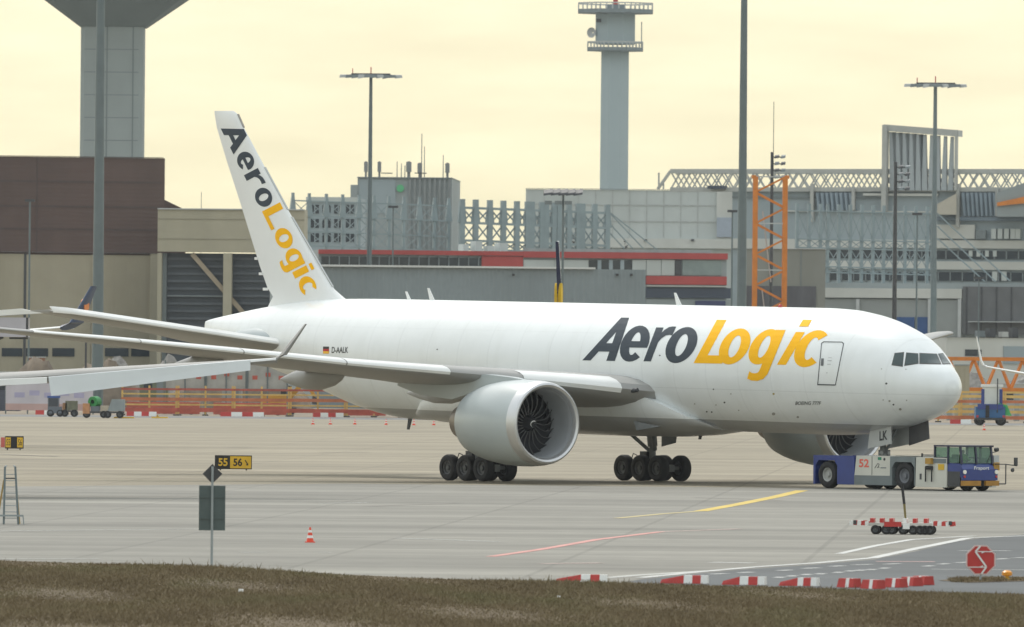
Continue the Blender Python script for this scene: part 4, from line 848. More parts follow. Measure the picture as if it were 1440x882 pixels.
gcor = corrugated('grey_corrugated', (.24, .285, .305), .9, 'X', .5, .6, .05, .1)
gpan = M('grey_panel', (.295, .335, .345), .6, .06, .3, dirt=.12)
wpan = M('white_panel', (.49, .53, .52), .6, .05, .2, dirt=.1)
bpan = M('blue_grey_panel', (.30, .36, .39), .55, .06, .2, dirt=.08)
lpan = M('light_band', (.55, .56, .53), .6, .05, .3, dirt=.1)
redf = M('red_fascia', (.40, .055, .05), .5, .1, .3)
navyb = M('navy_band', (.04, .055, .085), .5, .1, .3)
tsteel = M('blue_grey_steel', (.23, .29, .31), .55, .12, .5)
ssteel = M('pale_steel', (.40, .41, .39), .55, .1, .5)
# brown hangar with beige doors
b = Fac('brown_hangar', 'large brown clad hangar with beige sliding doors beside the cone topped tower', 'hangar', -70, 219, 229, 224, 1350, 60, None)
b.rect('wall', -70, 219, 229, 560, brown, 0, -60)
b.rect('roof_edge', -70, 218.6, 229.5, 221.5, M('brown_trim', (.07, .045, .04), .6), .2, -.3)
b.rect('ledge', -70, 353.5, 221, 356.5, lgrey, .6)
for x0, x1, y in ((-70, 33.5, 353), (34.5, 127, 355), (127.6, 210, 355.5)): b.rect('hangar_door', x0, y+3, x1, 560, beige, .25)
b.rect('pillar', 210.8, 357, 220.5, 560, beigew, .5); b.rect('door_seam', 33.3, 357, 35, 560, dark, .3)
for x0, x1 in ((2, 31), (36, 67), (73, 104), (147, 180), (184, 210)): b.rect('window', x0, 489.5, x1, 501.5, glass, .35)
b.rect('panel_joint', 51.6, 222, 52.4, 352, M('brown_trim', (.07, .045, .04)), .06)
for y in (255, 290, 322): b.rect('panel_joint', -70, y, 228, y+.7, M('brown_trim', (.07, .045, .04)), .05)
u0, z0 = b.uv(228, 266); u1, z1 = b.uv(286, 294); MB().prism([(u0, 5), (u1, 5), (u1, z1), (u0, z0)], lambda a, c: V(a, 12, c), lambda a, c: V(a, 45, c)).build('side_roof', brown, b.t)
# beige hangar with open shuttered bays
b = Fac('beige_hangar', 'beige hangar with dark shuttered bays behind the airplane tail', 'hangar', 222, 293.5, 432, 295.2, 1345, 50, None)
b.rect('wall', 222, 293.5, 428, 355.5, beigew, 0, -5); b.rect('back_wall', 222, 355.6, 428, 562, shut, -2, -5)
b.rect('roof_edge', 221.6, 292.8, 428.5, 296, lgrey, .25); 
for y in (308, 336): b.rect('cladding_joint', 222.5, y, 427.5, y+1, M('beige_dark', (.27, .25, .19), .7), .08)
for x0, x1 in ((222, 226), (314.5, 324.5), (419, 427.5)): b.rect('post', x0, 356, x1, 562, beigew, .4, -1)
for k in range(10): b.rect('shutter_slat', 227, 362+k*10.5, 314, 366+k*10.5, M('shutter_light', (.075, .09, .105), .5), -1.6, -1.99); b.rect('shutter_slat', 325, 362+k*10.5, 420, 366+k*10.5, M('shutter_light', (.075, .09, .105)), -1.6, -1.99)
b.rect('shutter_rail', 227, 415, 314, 417.5, grey, -1.2, -1.9); b.rect('shutter_frame', 227, 356, 231.5, 562, grey, -1.0, -1.9)
b.beam('brace', 270, 357, 348, 447, .55, M('brace_tan', (.34, .28, .2), .6), -.9)
# cone topped tower
TD = 1750; p0 = P(112, 222, TD); p1 = P(200, 222, TD); s_ = F/TD; hw = 44/s_; cx_ = (p0.x+p1.x)/2
t = thing('cone_topped_tower', 'square concrete tower flaring into a wide cone above the brown hangar', 'tower', (cx_, TD+hw, 0)); zt = P(156, 37.5, TD).z
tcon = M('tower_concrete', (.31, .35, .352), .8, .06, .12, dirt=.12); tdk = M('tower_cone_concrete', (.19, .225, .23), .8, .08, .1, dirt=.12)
def octo(h, z, c=.12): k = h*(1-c); return [V(-k, -h, z), V(k, -h, z), V(h, -k, z), V(h, k, z), V(k, h, z), V(-k, h, z), V(-h, k, z), V(-h, -k, z)]
MB().rings([octo(hw, 0), octo(hw, zt)]).build('shaft', tcon, t)
zc2 = P(156, -30, TD).z; h2 = hw+(zc2-zt)*(52/37.5)
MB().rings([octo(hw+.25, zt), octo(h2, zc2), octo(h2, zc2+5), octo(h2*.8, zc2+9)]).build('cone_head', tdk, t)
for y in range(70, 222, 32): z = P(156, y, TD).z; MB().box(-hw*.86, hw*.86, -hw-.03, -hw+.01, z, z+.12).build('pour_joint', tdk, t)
for x in (-7.5, 29): MB().box(x/s_, x/s_+.2, -hw-.05, -hw+.01, 0, zt).build('vertical_joint', tdk, t)
# grey block with antennas
b = Fac('antenna_building', 'grey ribbed rooftop block carrying antennas and a round green emblem', 'building', 503, 249.8, 635.5, 250.9, 1700, 35, gpan)
for x in range(575, 634, 7): b.rect('rib', x, 252, x+2.2, 352, M('rib_dark', (.21, .23, .235), .6), .35)
b.rect('panel', 505, 252, 556, 300, bpan, .12); b.rect('roof_edge', 502.6, 248.8, 636, 251.5, grey, .4, -35)
u, z = b.uv(563, 265); MB().tube(V(u, 0, z), V(u, -.35, z), .6, .6, 18).build('emblem', M('emblem_green', (.09, .40, .19), .6), b.t)
b.rect('stair_block', 493, 260, 503, 352, gpan, 0, -14)
for x, y0, y1, w in ((512, 226, 250, .5), (531, 226, 250, .5), (567, 232, 251, .22), (572.5, 226, 251, .75), (588, 228, 252, .65), (590.5, 187, 252, .22), (594.5, 205, 252, .1), (621, 217, 253, .1), (627, 228, 253, .6), (556, 226, 251, .1), (562, 229, 251, .1)):
    u, z1 = b.uv(x, y0); u2, z0 = b.uv(x, y1); m_ = M('antenna_grey', (.22, .23, .23), .6)
    q = MB().tube(V(u2, 6, b.H-.1), V(u2, 6, z1), max(w*.35, .08), max(w*.3, .06), 8)
    if w > .3: q.box(u2-w*.55, u2+w*.55, 5.4, 6.6, z1-(z1-b.H)*.62, z1-.1)
    q.build('antenna', m_, b.t)
for x0, x1 in ((536, 552), (583, 600)): b.rect('roof_railing', x0, 243.5, x1, 250, M('antenna_grey', (.22, .23, .23)), -5, -5.15, kind='stuff') if 0 else b.beam('roof_railing', x0, 243.5, x1, 243.8, .15, dark, -5)
# glazed block behind the lattice
b = Fac('glazed_block', 'pale blue office block with dark windows behind the steel frames', 'building', 431, 277.5, 504, 278.1, 1640, 20, bpan)
for r in range(3):
    for k in range(4):
        x = 437+k*16.5; y = 288+r*20; b.rect('window', x, y, x+11.5, y+12.5, glass, .12); b.rect('glazing_bar', x+5.2, y, x+6.4, y+12.5, bpan, .2)
b.rect('parapet', 430.5, 277, 505, 285, wpan, .25)
# low far wood between the blocks
# red striped building
b = Fac('red_striped_building', 'long low building with red fascia and dark window bands', 'building', 448, 351.5, 1022, 357.5, 1430, 30, gpan)
b.rect('red_fascia', 447.5, 350.8, 735, 360, redf, .5); b.rect('red_fascia', 735.2, 353.6, 1022.5, 365.2, redf, .5)
b.rect('window_band', 452, 360.5, 676, 374.5, glass, .15); b.rect('red_panel', 677, 360.2, 735, 377, redf, .3)
for x in range(462, 676, 14): b.rect('mullion', x, 360.6, x+1.4, 374, grey, .3)
for x0, x1, m_ in ((736, 779, wpan), (780, 827, wpan), (828, 888, glass), (889, 908, wpan), (909, 929, wpan), (930, 948, wpan), (949, 958, dark), (959.5, 1014, M('reflective_glass', (.20, .25, .25), .15, .2, .3))): b.rect('facade_panel', x0, 365.6, x1, 387.5, m_, .2)
for x in (840, 856, 872): b.rect('mullion', x, 366, x+5, 387, bpan, .3)
b.rect('red_fascia', 908, 388, 1021, 401, redf, .5); b.rect('ledge', 908, 401.2, 1021, 404, lpan, .8); b.rect('navy_band', 908, 404.2, 1028, 420, navyb, .4); b.rect('plinth_panel', 908, 420.5, 1028, 470, gpan, .2)
b.rect('solar_panel', 977, 423, 1019, 431, M('solar_blue', (.03, .04, .12), .3), .6)
MB().box(*sorted((b.uv(735, 350)[0], b.uv(1000, 350)[0])), -.2, -.1, b.H, b.H+.5).build('roof_rail', steel, b.t)
for k, (x, w) in enumerate(((655, 8), (672, 10), (690, 9), (706, 12))): u, z = b.uv(x, 350); MB().box(u, u+w/10.5, 2, 6, b.H, b.H+[1.0, 1.4, .8, 1.2][k]).build('roof_unit', wpan, b.t)
# grey corrugated shed
b = Fac('corrugated_shed', 'long grey corrugated shed with white roof edge behind the fuselage', 'shed', 440, 374.5, 908, 381, 1200, 25, gcor)
b.rect('roof_edge', 440, 372, 836, 378.8, M('roof_white', (.62, .64, .63), .5, .06, .3), .5, -24.9)
for x in (720, 866, 886): b.rect('wall_lamp', x, 385, x+3, 388, dark, .3)
# white hangar
b = Fac('white_hangar', 'huge plain white hangar in front of the control tower', 'hangar', 739.5, 266, 1037, 268.5, 1900, 70, wpan)
b.rect('annex', 1008, 270, 1130, 352, lpan, .5, -30); b.rect('blue_panel', 1008, 306, 1060, 334, M('pale_blue_panel', (.33, .38, .45), .6, .05), .9, 0); b.rect('lower_ledge', 830, 335, 1100, 350.5, lpan, 1.2)
b.rect('roof_edge', 739, 265.4, 1037, 267.2, grey, .3)
for x in range(765, 1005, 24): b.rect('wall_joint', x, 268, x+.6, 334, M('joint_grey', (.40, .42, .41), .7), .1)
for y in (288, 311): b.rect('wall_joint', 741, y, 1007, y+.6, M('joint_grey', (.40, .42, .41)), .12)
for x in (906, 972): b.rect('wall_lamp', x, 336.5, x+4, 339.5, dark, 1.8)
# control tower
TD = 2050; s_ = F/TD; t0 = P(863.5, 266, TD); t = thing('control_tower', 'slender grey control tower with two railed galleries and radar on top', 'tower', (t0.x, TD+3, 0))
zz = lambda y: P(866, y, TD).z
wlt = lambda px: px/s_
def og(r, z): return [V(r*math.cos(R(22.5+45*i)), r*math.sin(R(22.5+45*i)), z) for i in range(8)]
tg = M('control_tower_concrete', (.36, .435, .465), .75, .05, .1, dirt=.06)
MB().rings([og(wlt(22), 0), og(wlt(21), zz(66))]).build('shaft', tg, t); MB().rings([og(wlt(30), zz(62)), og(wlt(30), zz(17))]).build('equipment_cabin', tg, t)
for r, y0, y1, yt in ((42.5, 71.5, 66.5, 59), (57, 18.5, 13, 4.5)):
    MB().rings([og(wlt(r), zz(y0)), og(wlt(r), zz(y1))]).build('gallery_deck', M('gallery_grey', (.19, .225, .24), .6), t)
    ring = [(wlt(r-.8)*math.cos(R(22.5+45*i)), wlt(r-.8)*math.sin(R(22.5+45*i))) for i in range(8)]
    for i in range(8):
        a_, b2 = ring[i], ring[(i+1) % 8]
        MB().beam(V(*a_, zz(yt)), V(*b2, zz(yt)), .18, .25).build('gallery_rail', lgrey, t)
        for k in range(5): f_ = k/5; q = (a_[0]+(b2[0]-a_[0])*f_, a_[1]+(b2[1]-a_[1])*f_); MB().beam(V(*q, zz(y1)), V(*q, zz(yt)), .22).build('gallery_post', lgrey, t)
MB().rings([og(wlt(15), zz(13)), og(wlt(15), zz(6))]).build('roof_house', M('gallery_grey', (.19, .225, .24)), t)
MB().tube(V(0, 0, zz(6)), V(0, 0, zz(-8)), .5, .4).beam(V(-2, 0, zz(-4)), V(2.4, 0, zz(-5)), .5, .8).build('radar', red, t)
MB().lathe([(0, .1), (.4, .9), (.6, 1.0)], V(-wlt(30)-.2, -wlt(8), zz(46)), V(-.6, -1, 0), 16).build('dish', lgrey, t)
MB().tube(V(wlt(37), -1, zz(66)), V(wlt(37), -1, zz(30)), .1).build('whip_antenna', steel, t)
MB().box(-wlt(27), -wlt(20), -wlt(29), -wlt(26), zz(32), zz(27)).build('vent', dark, t)

# ------------------------------------------------------------------ steel lattice frames
def lattice_frame(name, label, posts, D0, ytop, ybase, beams, w, mat, brace=True, stays=None, cap=0):
    b = Fac(name, label, 'steel frame', posts[0], ytop(posts[0]), posts[-1], ytop(posts[-1]), D0, 1, None)
    for x in posts:
        u, z1 = b.uv(x, ytop(x)); u0, z0 = b.uv(x, ybase(x))
        mb = MB().beam(V(u, 0, 0), V(u, 0, z1), w*.6, w)
        if cap: mb.hexa([V(u-cap, -.4, z1-3.4), V(u+cap, -.4, z1-3.4), V(u+cap, .5, z1-3.4), V(u-cap, .5, z1-3.4)], [V(u-w*.3, -.4, z1-.6), V(u+w*.3, -.4, z1-.6), V(u+w*.3, .5, z1-.6), V(u-w*.3, .5, z1-.6)])
        mb.build('post', mat, b.t, kind=None)
    for dy in beams:
        a_, c = posts[0], posts[-1]; b.beam('rail', a_-1, ytop(a_)+dy, c+1, ytop(c)+dy, w*.3, mat, .35)
    if brace:
        for x0, x1 in zip(posts, posts[1:]):
            mb = MB()
            for d0, d1 in zip(beams, beams[1:]):
                p_ = lambda x, d: b.pt(x, ytop(x)+d, .15)
                mb.beam(p_(x0, d0), p_(x1, d1), w*.17); mb.beam(p_(x1, d0), p_(x0, d1), w*.17)
            mb.build('cross_brace', mat, b.t)
    for s_2 in stays or []: b.beam('stay', *s_2, .16, mat, 0)
    return b
yt = lambda x: np.interp(x, [412, 635, 857], [271, 279, 287.5])
lattice_frame('steel_frame', 'blue grey steel lattice frame in front of the antenna building', [412, 435, 459, 482, 505, 526, 547, 568, 590, 611, 631], 1560, yt, lambda x: 352, [11, 32, 54, 74], .62, tsteel, cap=.5)
lattice_frame('steel_frame', 'row of tall steel lattice posts with stays in front of the white hangar', [650, 669, 689, 708, 727, 742, 748, 762, 768, 779, 786, 800, 813, 819, 836, 854], 1560, lambda x: yt(x)+.5, lambda x: 352, [12, 33, 58, 70], 1.15, tsteel, cap=.62,
              stays=[(855, 297, 905, 350), (855, 312, 890, 350), (855, 325, 878, 350), (855, 297, 925, 352)])
yt2 = lambda x: np.interp(x, [1120, 1315], [286, 291])
lattice_frame('steel_frame', 'blue grey steel lattice frame in front of the terminal windows', [1121, 1138, 1154, 1164, 1180, 1196, 1212, 1228, 1243, 1258, 1273, 1288, 1304, 1311], 1450, yt2, lambda x: 385, [10, 50, 62, 88, 96], .62, tsteel, stays=[(1318, 300, 1420, 395), (1318, 318, 1400, 396), (1318, 335, 1385, 396)])

# ------------------------------------------------------------------ terminal on the right
b = Fac('terminal', 'wide blue grey terminal with white lattice roof truss and dark window bands', 'terminal', 1030, 266, 1600, 268, 1750, 60, bpan)
def band(x0, y0, x1, y1, m_, o=.4, name='wall_band'): return b.rect(name, x0, y0, x1, y1, m_, o)
band(1040, 266.5, 1600, 271, lpan, .8); band(1030, 276, 1245, 280, grey, .3); band(1215, 272, 1320, 276, lpan, .9); band(1100, 296, 1320, 299, lpan, .5)
band(1030, 335.5, 1125, 350, lpan, .6); band(1318, 316, 1372, 336, lpan, .9); band(1118, 336.5, 1600, 351, lpan, .7); band(1118, 351.2, 1600, 366, glass, .25, 'window_band'); band(1118, 366.2, 1600, 381, lpan, .7); band(1118, 381.2, 1600, 397, glass, .25, 'window_band')
band(1318, 305, 1600, 312, M('blue_trim', (.16, .21, .26), .5), 1.0)
for x in range(1126, 1600, 17): b.rect('mullion', x, 351.5, x+1.5, 365.8, grey, .4); b.rect('mullion', x+6, 381.5, x+7.5, 396.5, grey, .4)
for x in (1363, 1374, 1386, 1397): b.rect('window_unit', x, 352.5, x+5, 361, wpan, .5)
for x in (1396, 1409): b.rect('window_unit', x, 382, x+7, 395, wpan, .5)
for k, x in enumerate((1374, 1396, 1405, 1414, 1423, 1430)): b.rect('roof_box', x, 322 if k else 324, x+(6.5 if k else 14), 336, wpan if k else grey, 1.4, .4)
# roof truss
def truss(xa, xb, y0, y1, n, w, mat, nn=0.6, slope=0):
    for yy in (y0, y1): b.beam('chord', xa, yy, xb, yy+slope, .7, mat, nn)
    mb = MB(); st_2 = (xb-xa)/n
    for i in range(n):
        x = xa+i*st_2; mb.beam(b.pt(x, y0, nn), b.pt(x+st_2, y1, nn), w); mb.beam(b.pt(x, y1, nn), b.pt(x+st_2, y0, nn), w)
    o = mb.build('lattice', mat, b.t); o['kind'] = 'stuff'
truss(943, 1600, 240.8, 266.5, 44, .24, ssteel); truss(950, 1600, 242, 266.8, 41, .2, ssteel, -10)
b.beam('end_strut', 925, 266, 943, 240.8, .45, ssteel, .6); b.beam('end_mast', 926.5, 243, 926.5, 266, .25, ssteel, .6); b.beam('end_mast', 933, 258, 933, 267, .25, ssteel, .6)
MB().box(b.uv(1000, 266)[0], b.uv(1023, 266)[0], -3, 0, b.H, b.H+.5).build('roof_walkway', navyb, b.t)
# portal with tapering fins
b.rect('portal_post', 1243, 176, 1248.5, 297, ssteel, 1.6, -.5, n=1); b.rect('portal_post', 1344.5, 184, 1347, 268, ssteel, 1.2, 0, n=1)
p0, p1, p2, p3 = b.pt(1243, 175, 2), b.pt(1347.5, 183, 2), b.pt(1347.5, 192, 2), b.pt(1243, 184, 2); dd = V(0, 4, 0)
MB().hexa([p3, p2, p2+dd, p3+dd], [p0, p1, p1+dd, p0+dd]).build('portal_beam', ssteel, b.t)
for i in range(10):
    x = 1252+i*9.6; yb = 268 if i > 3 else 268; yt_ = 185+.077*(x-1243); lean = (4.5-i)*.9
    c = [b.pt(x-1.7, yt_, 1.5), b.pt(x+1.9, yt_, 1.5), b.pt(x+4.2+lean*.6, yb, 1.5), b.pt(x-3.6+lean*.6, yb, 1.5)]
    dv = V(.5*(1 if i < 5 else -.2), 1.6, 0); MB().hexa([c[3], c[2], c[2]+dv, c[3]+dv], [c[0], c[1], c[1]+dv, c[0]+dv]).build('portal_fin', M('fin_steel', (.34, .38, .40), .5, .08, .4), b.t)
b.rect('portal_leg', 1243, 262, 1249, 297, ssteel, 2.4, 0, n=1)
for x0, x1, y0, y1 in ((1147, 1200, 271, 296), (1352, 1402, 271, 304)):
    b.rect('louvre_frame', x0-5, y0-12, x0-1, y1+16, ssteel, 1.6); b.rect('louvre_frame', x1, y0-6, x1+4, y1, ssteel, 1.6)
    n = 8
    for i in range(n):
        x = x0+(x1-x0)*i/n; c = [b.pt(x, y0, 1.2), b.pt(x+3.5, y0, 1.2), b.pt(x+5, y1, 1.2), b.pt(x+2.6, y1, 1.2)]; dv = V(.6, 1.0, 0)
        MB().hexa([c[3], c[2], c[2]+dv, c[3]+dv], [c[0], c[1], c[1]+dv, c[0]+dv]).build('louvre', M('louvre_blue', (.22, .28, .33), .5, .1, .5), b.t)
# sloped roofs at the right edge
MB().hexa([b.pt(1402, 305, 6), b.pt(1480, 305, 6), b.pt(1480, 305, 1), b.pt(1402, 305, 1)], [b.pt(1402, 271, 6), b.pt(1480, 243, 6), b.pt(1480, 243, 1), b.pt(1402, 271, 1)]).build('sloped_roof', gpan, b.t)
MB().hexa([b.pt(1402, 290, 6.5), b.pt(1480, 282, 6.5), b.pt(1480, 282, 6.1), b.pt(1402, 290, 6.1)], [b.pt(1402, 285, 6.5), b.pt(1480, 268, 6.5), b.pt(1480, 268, 6.1), b.pt(1402, 285, 6.1)]).build('orange_stripe', orange, b.t)
MB().hexa([b.pt(1318, 302, 5), b.pt(1345, 302, 5), b.pt(1345, 302, 1), b.pt(1318, 302, 1)], [b.pt(1318, 287, 5), b.pt(1345, 272, 5), b.pt(1345, 272, 1), b.pt(1318, 287, 1)]).build('sloped_roof', M('cream_roof', (.45, .42, .35), .6, .06), b.t)
# cargo hall below the terminal
b = Fac('cargo_hall', 'low grey cargo hall with white band and blue doors behind the jet nose', 'building', 1118, 397.5, 1600, 400, 1450, 20, gpan)
band = lambda x0, y0, x1, y1, m_, o=.4, name='wall_band': b.rect(name, x0, y0, x1, y1, m_, o)
band(1160, 405, 1354, 420, lpan, .9); band(1160, 420.4, 1354, 480, M('hall_grey', (.27, .29, .285), .6, .06, .3), .5, 'hall_door')
for x0, x1 in ((1262, 1287), (1290, 1306)): b.rect('blue_door', x0, 446, x1, 482, M('door_blue', (.02, .075, .22), .5, .1, .5), .8)
for x in (1206, 1307, 1349): b.rect('column', x, 420.6, x+4, 480, lgrey, 1.1)
band(1355, 403, 1600, 472, M('dark_grille', (.12, .125, .13), .6, .12, .5), .7, 'grille_wall')
for x in range(1360, 1600, 21): b.rect('grille_joint', x, 404, x+1, 471, dark, .85)
b.rect('walkway', 1366, 452, 1600, 455, lgrey, 2.5); b.rect('parked_cart', 1379, 460, 1388, 470, black, 3.0, 1) if 0 else None
b2f = Fac('low_annex', 'low white annex with dark window openings behind the orange jib', 'building', 1331, 474.5, 1600, 477, 1380, 12, lpan)
b2f.rect('window', 1357, 491.5, 1380, 501, glass, .1); b2f.rect('window', 1411, 487, 1470, 512, bpan, .2); b2f.rect('roof_edge', 1330, 473.5, 1600, 476, dark, .3, -11)
for k, x in enumerate((1385, 1400, 1418, 1432)):
    u, z = b2f.uv(x, 474); MB().box(u, u+.8, 3, 5, b2f.H, b2f.H+[.9, 1.2, .8, 1.3][k]).build('roof_unit', [grey, dark, lpan, dark][k], b2f.t)
b = Fac('concrete_block', 'plain grey concrete building behind the orange crane mast', 'building', 1050, 349.6, 1161, 350.55, 1320, 8, M('block_concrete', (.33, .335, .315), .8, .07, .12, dirt=.35))
b.rect('dark_base', 1050, 402, 1147, 470, M('dark_fence', (.09, .09, .10), .7, .25, .4, stretch=(3, 1, .3)), .15); b.rect('roof_edge', 1049.6, 348.8, 1161.4, 350.8, lgrey, .2)
for x in (1082, 1104, 1126): b.rect('wall_joint', x, 352, x+.7, 402, grey, .06)

# ------------------------------------------------------------------ masts
def mast(x0, ytop, x1, wt, wb, D, label, head=None, yb=None, mat=mastm, lean=0):
    g_ = P(x1, 520, D); s_ = F/D; t = thing('floodlight_mast' if head else 'mast', label, 'mast', (g_.x, D, 0)); ztop = P(x0, ytop, D).z
    # vertical in the world: the small lean in the picture is the camera's own roll
    secs = 3; hs = [ztop*k/secs for k in range(secs+1)]
    for k in range(secs): r0 = (wb+(wt-wb)*k/secs)/2/s_; r1 = (wb+(wt-wb)*(k+1)/secs)/2/s_; MB().tube(V(0, 0, hs[k]), V(0, 0, hs[k+1]+(.1 if k < secs-1 else 0)), r0, r1*.98, 14).build('mast_section', mat, t, smooth=True)
    if head == 'ring':
        w = 39/s_
        MB().beam(V(-w*.75, 0, ztop-.2), V(w*.75, 0, ztop-.2), .3, .25).build('crossbar', dark, t); MB().beam(V(-w*.7, -.8, ztop-.05), V(w*.7, -.8, ztop-.05), .2, .2).build('crossbar', dark, t)
        for k in range(10):
            x = -w+2*w*k/9; y = -1.2*math.sin(math.pi*k/9); MB().hexa([V(x-.5, y-.55, ztop-.55-.05*k % .2), V(x+.5, y-.55, ztop-.5), V(x+.5, y+.3, ztop-.4), V(x-.5, y+.3, ztop-.4)], [V(x-.4, y-.45, ztop-.15), V(x+.4, y-.45, ztop-.15), V(x+.4, y+.3, ztop-.1), V(x-.4, y+.3, ztop-.1)]).build('floodlight', grey if k % 3 else lgrey, t)
        MB().tube(V(0, 0, ztop), V(0, 0, ztop+.9), .07).build('spike', red, t); MB().tube(V(-w*.66, 0, ztop-.1), V(-w*.66, 0, ztop+.7), .06).build('spike', red, t)
    if head == 'flood':
        w = 21/s_
        for k in range(5):
            x = -w+2*w*k/4; MB().hexa([V(x-.55, -.9, ztop-.45), V(x+.45, -.9, ztop-.3), V(x+.45, .1, ztop+.1), V(x-.55, .1, ztop-.05)], [V(x-.5, -.8, ztop-.2), V(x+.5, -.8, ztop-.05), V(x+.5, .1, ztop+.35), V(x-.5, .1, ztop+.2)]).build('floodlight', dark, t)
        for k in range(3): x = -w+1.1*k; MB().box(x-.4, x+.4, -.5, .3, ztop-1.4, ztop-1.0).build('floodlight', grey, t)
        MB().beam(V(-w, 0, ztop-.25), V(w, 0, ztop-.25), .18).build('crossbar', dark, t)
    if head == 'stack':
        for k in range(4):
            zk = ztop-.3-k*.82
            for q in range(2): MB().hexa([V(.3+q*.75, -.7, zk-.5), V(.85+q*.75, -.7, zk-.42), V(.85+q*.75, .2, zk-.3), V(.3+q*.75, .2, zk-.38)], [V(.4+q*.75, -.6, zk-.22), V(.9+q*.75, -.6, zk-.16), V(.9+q*.75, .2, zk-.02), V(.4+q*.75, .2, zk-.06)]).build('floodlight', grey if (q+k) % 2 else dark, t)
            MB().beam(V(0, 0, zk-.3), V(1.5, 0, zk-.3), .12).build('bracket', dark, t)
    if head == 'small': MB().box(-7/s_, 7/s_, -.3, .3, ztop-.15, ztop+.15).build('lamp_head', dark, t)
    return t
mast(138, -60, 137, 11, 17, 1110, 'thick pale grey mast rising past the brown hangar and out of view')
mast(1045, -70, 1042, 8.5, 15, 1150, 'thick pale grey mast next to the orange crane mast')
mast(519, 104, 518, 4.5, 9, 1400, 'tall grey mast with ring of floodlights between tail fin and control tower', 'ring')
mast(1314, 117, 1312, 5, 10.5, 1400, 'tall grey mast with ring of floodlights beside the finned portal', 'ring', mat=M('mast_blue_grey', (.15, .19, .20), .5, .1, .4))
mast(791, 270, 790, 3, 4.5, 1180, 'slim mast with broad dark floodlight head beside the navy tail fin', 'flood')
mast(1085.5, 214, 1083, 4, 5, 1300, 'dark mast with stacked floodlights behind the orange crane mast', 'stack', mat=dark)
mast(1260, 228, 1257, 4.5, 8, 1220, 'dark mast with stacked floodlights in front of the finned portal', 'stack', mat=dark)
p_ = P(1086.5, 143, 1301); 
mast(1087, 143, 1085, .9, 1.6, 1303, 'thin whip mast above the stacked floodlights of the orange crane', None, mat=dark)
mast(551.5, 291, 551, 2, 3, 1420, 'slim mast with round lamp cluster against the antenna building', 'small')
mast(1028.5, 297, 1028, 2.4, 3.2, 1300, 'slim lamp post with short crossbar beside the thick crane side mast', 'small')
mast(1289, 301, 1288, 2.2, 3, 1320, 'slim lamp post with short crossbar between dark mast and grey mast', 'small')
mast(40, 282, 40, 2.5, 3, 1300, 'slim lamp post in front of the brown cladding', 'small')
mast(1376, 391, 1375.5, 1.5, 2, 1300, 'thin lamp post in front of the dark grille wall', 'small')
mast(120.5, 480, 120.5, 3, 3.4, 1060, 'short dark post beside the thick mast at the hangar', None, mat=dark)
mast(281, 270, 281, .8, 1.2, 1390, 'thin whip antenna on the brown side roof', None)

# ------------------------------------------------------------------ orange crane mast and jib
def crane_mast(px0, px1, ytop, D, label):
    s_ = F/D; w = (px1-px0)/s_/2*.93; g_ = P((px0+px1)/2-3, 520, D); H_ = P((px0+px1)/2, ytop, D).z; t = thing('crane_mast', label, 'crane', (g_.x, D, 0))
    n = 15; hh = H_/n
    for sx in (-1, 1):
        for sy in (-1, 1): MB().beam(V(sx*w, sy*w, 0), V(sx*w, sy*w, H_), .52).build('corner_post', orange, t)
    for k in range(n):
        z0, z1 = k*hh, (k+1)*hh; a_, b2 = (w, -w) if k % 2 else (-w, w)
        MB().beam(V(a_, -w, z0), V(b2, -w, z1), .22).build('diagonal', orange, t); MB().beam(V(a_, w, z0), V(b2, w, z1), .2).build('diagonal', orange, t)
        MB().beam(V(w, a_, z0), V(w, b2, z1), .2).build('diagonal', orange, t); MB().beam(V(-w, b2, z0), V(-w, a_, z1), .2).build('diagonal', orange, t)
        if k % 3 == 2: MB().beam(V(-w, -w, z1), V(w, -w, z1), .14).build('ladder_landing', lgrey, t)
    for k in range(3): z0 = H_-4-k*9; MB().beam(V(-w*.5, 0, z0), V(.1*w, 0, z0-8.2), .14).build('ladder', lgrey, t)
    MB().box(-w*1.15, w*1.15, -w*1.15, w*1.15, H_-.25, H_).build('top_frame', orange, t) if 0 else [MB().beam(V(sx*w*1.12, -w*1.12, H_), V(sx*w*1.12, w*1.12, H_), .45, .35).build('top_frame', orange, t) for sx in (-1, 1)]
    return t
crane_mast(1061.5, 1106.5, 249, 1240, 'orange lattice crane mast standing behind the fuselage')
D = 1075; s_ = F/D; zt, zb = P(1390, 505, D).z, P(1390, 548, D).z; xl, xr = P(1318, 520, D).x, P(1560, 520, D).x
t = thing('crane_jib', 'orange lattice crane jib lying on trestles beside the jet nose', 'crane jib', (xl, D, 0)); L = xr-xl
for y, z in ((0, zb), (1.8, zb), (.9, zt)): MB().beam(V(0, y, z), V(L, y, z), .38 if z == zb else .5, .38).build('chord', orange, t)
n = 7
for k in range(n):
    x0, x1 = L*k/n, L*(k+1)/n; xm = (x0+x1)/2
    for y in (0, 1.8): MB().beam(V(x0, y, zb), V(xm, .9, zt), .22).build('lacing', orange, t); MB().beam(V(xm, .9, zt), V(x1, y, zb), .22).build('lacing', orange, t)
    MB().beam(V(x0, 0, zb), V(x1, 1.8, zb), .16).build('lacing', orange, t)
for x in (1.0, L*.45, L*.9): MB().box(x, x+.5, -.3, 2.1, 0, zb-.2).build('trestle', gpan, t)
a_ = P(1343, 514, 1068); b3 = P(1363.5, 514, 1068); o = thing('site_container', 'upright beige site container behind the jet nose', 'container', (a_.x, 1068, 0)); w = b3.x-a_.x
MB().box(0, w, 0, 2.2, .1, a_.z).build('shell', beigew, o); MB().box(-.05, w+.05, -.05, 2.25, a_.z, a_.z+.12).build('lid', gpan, o)
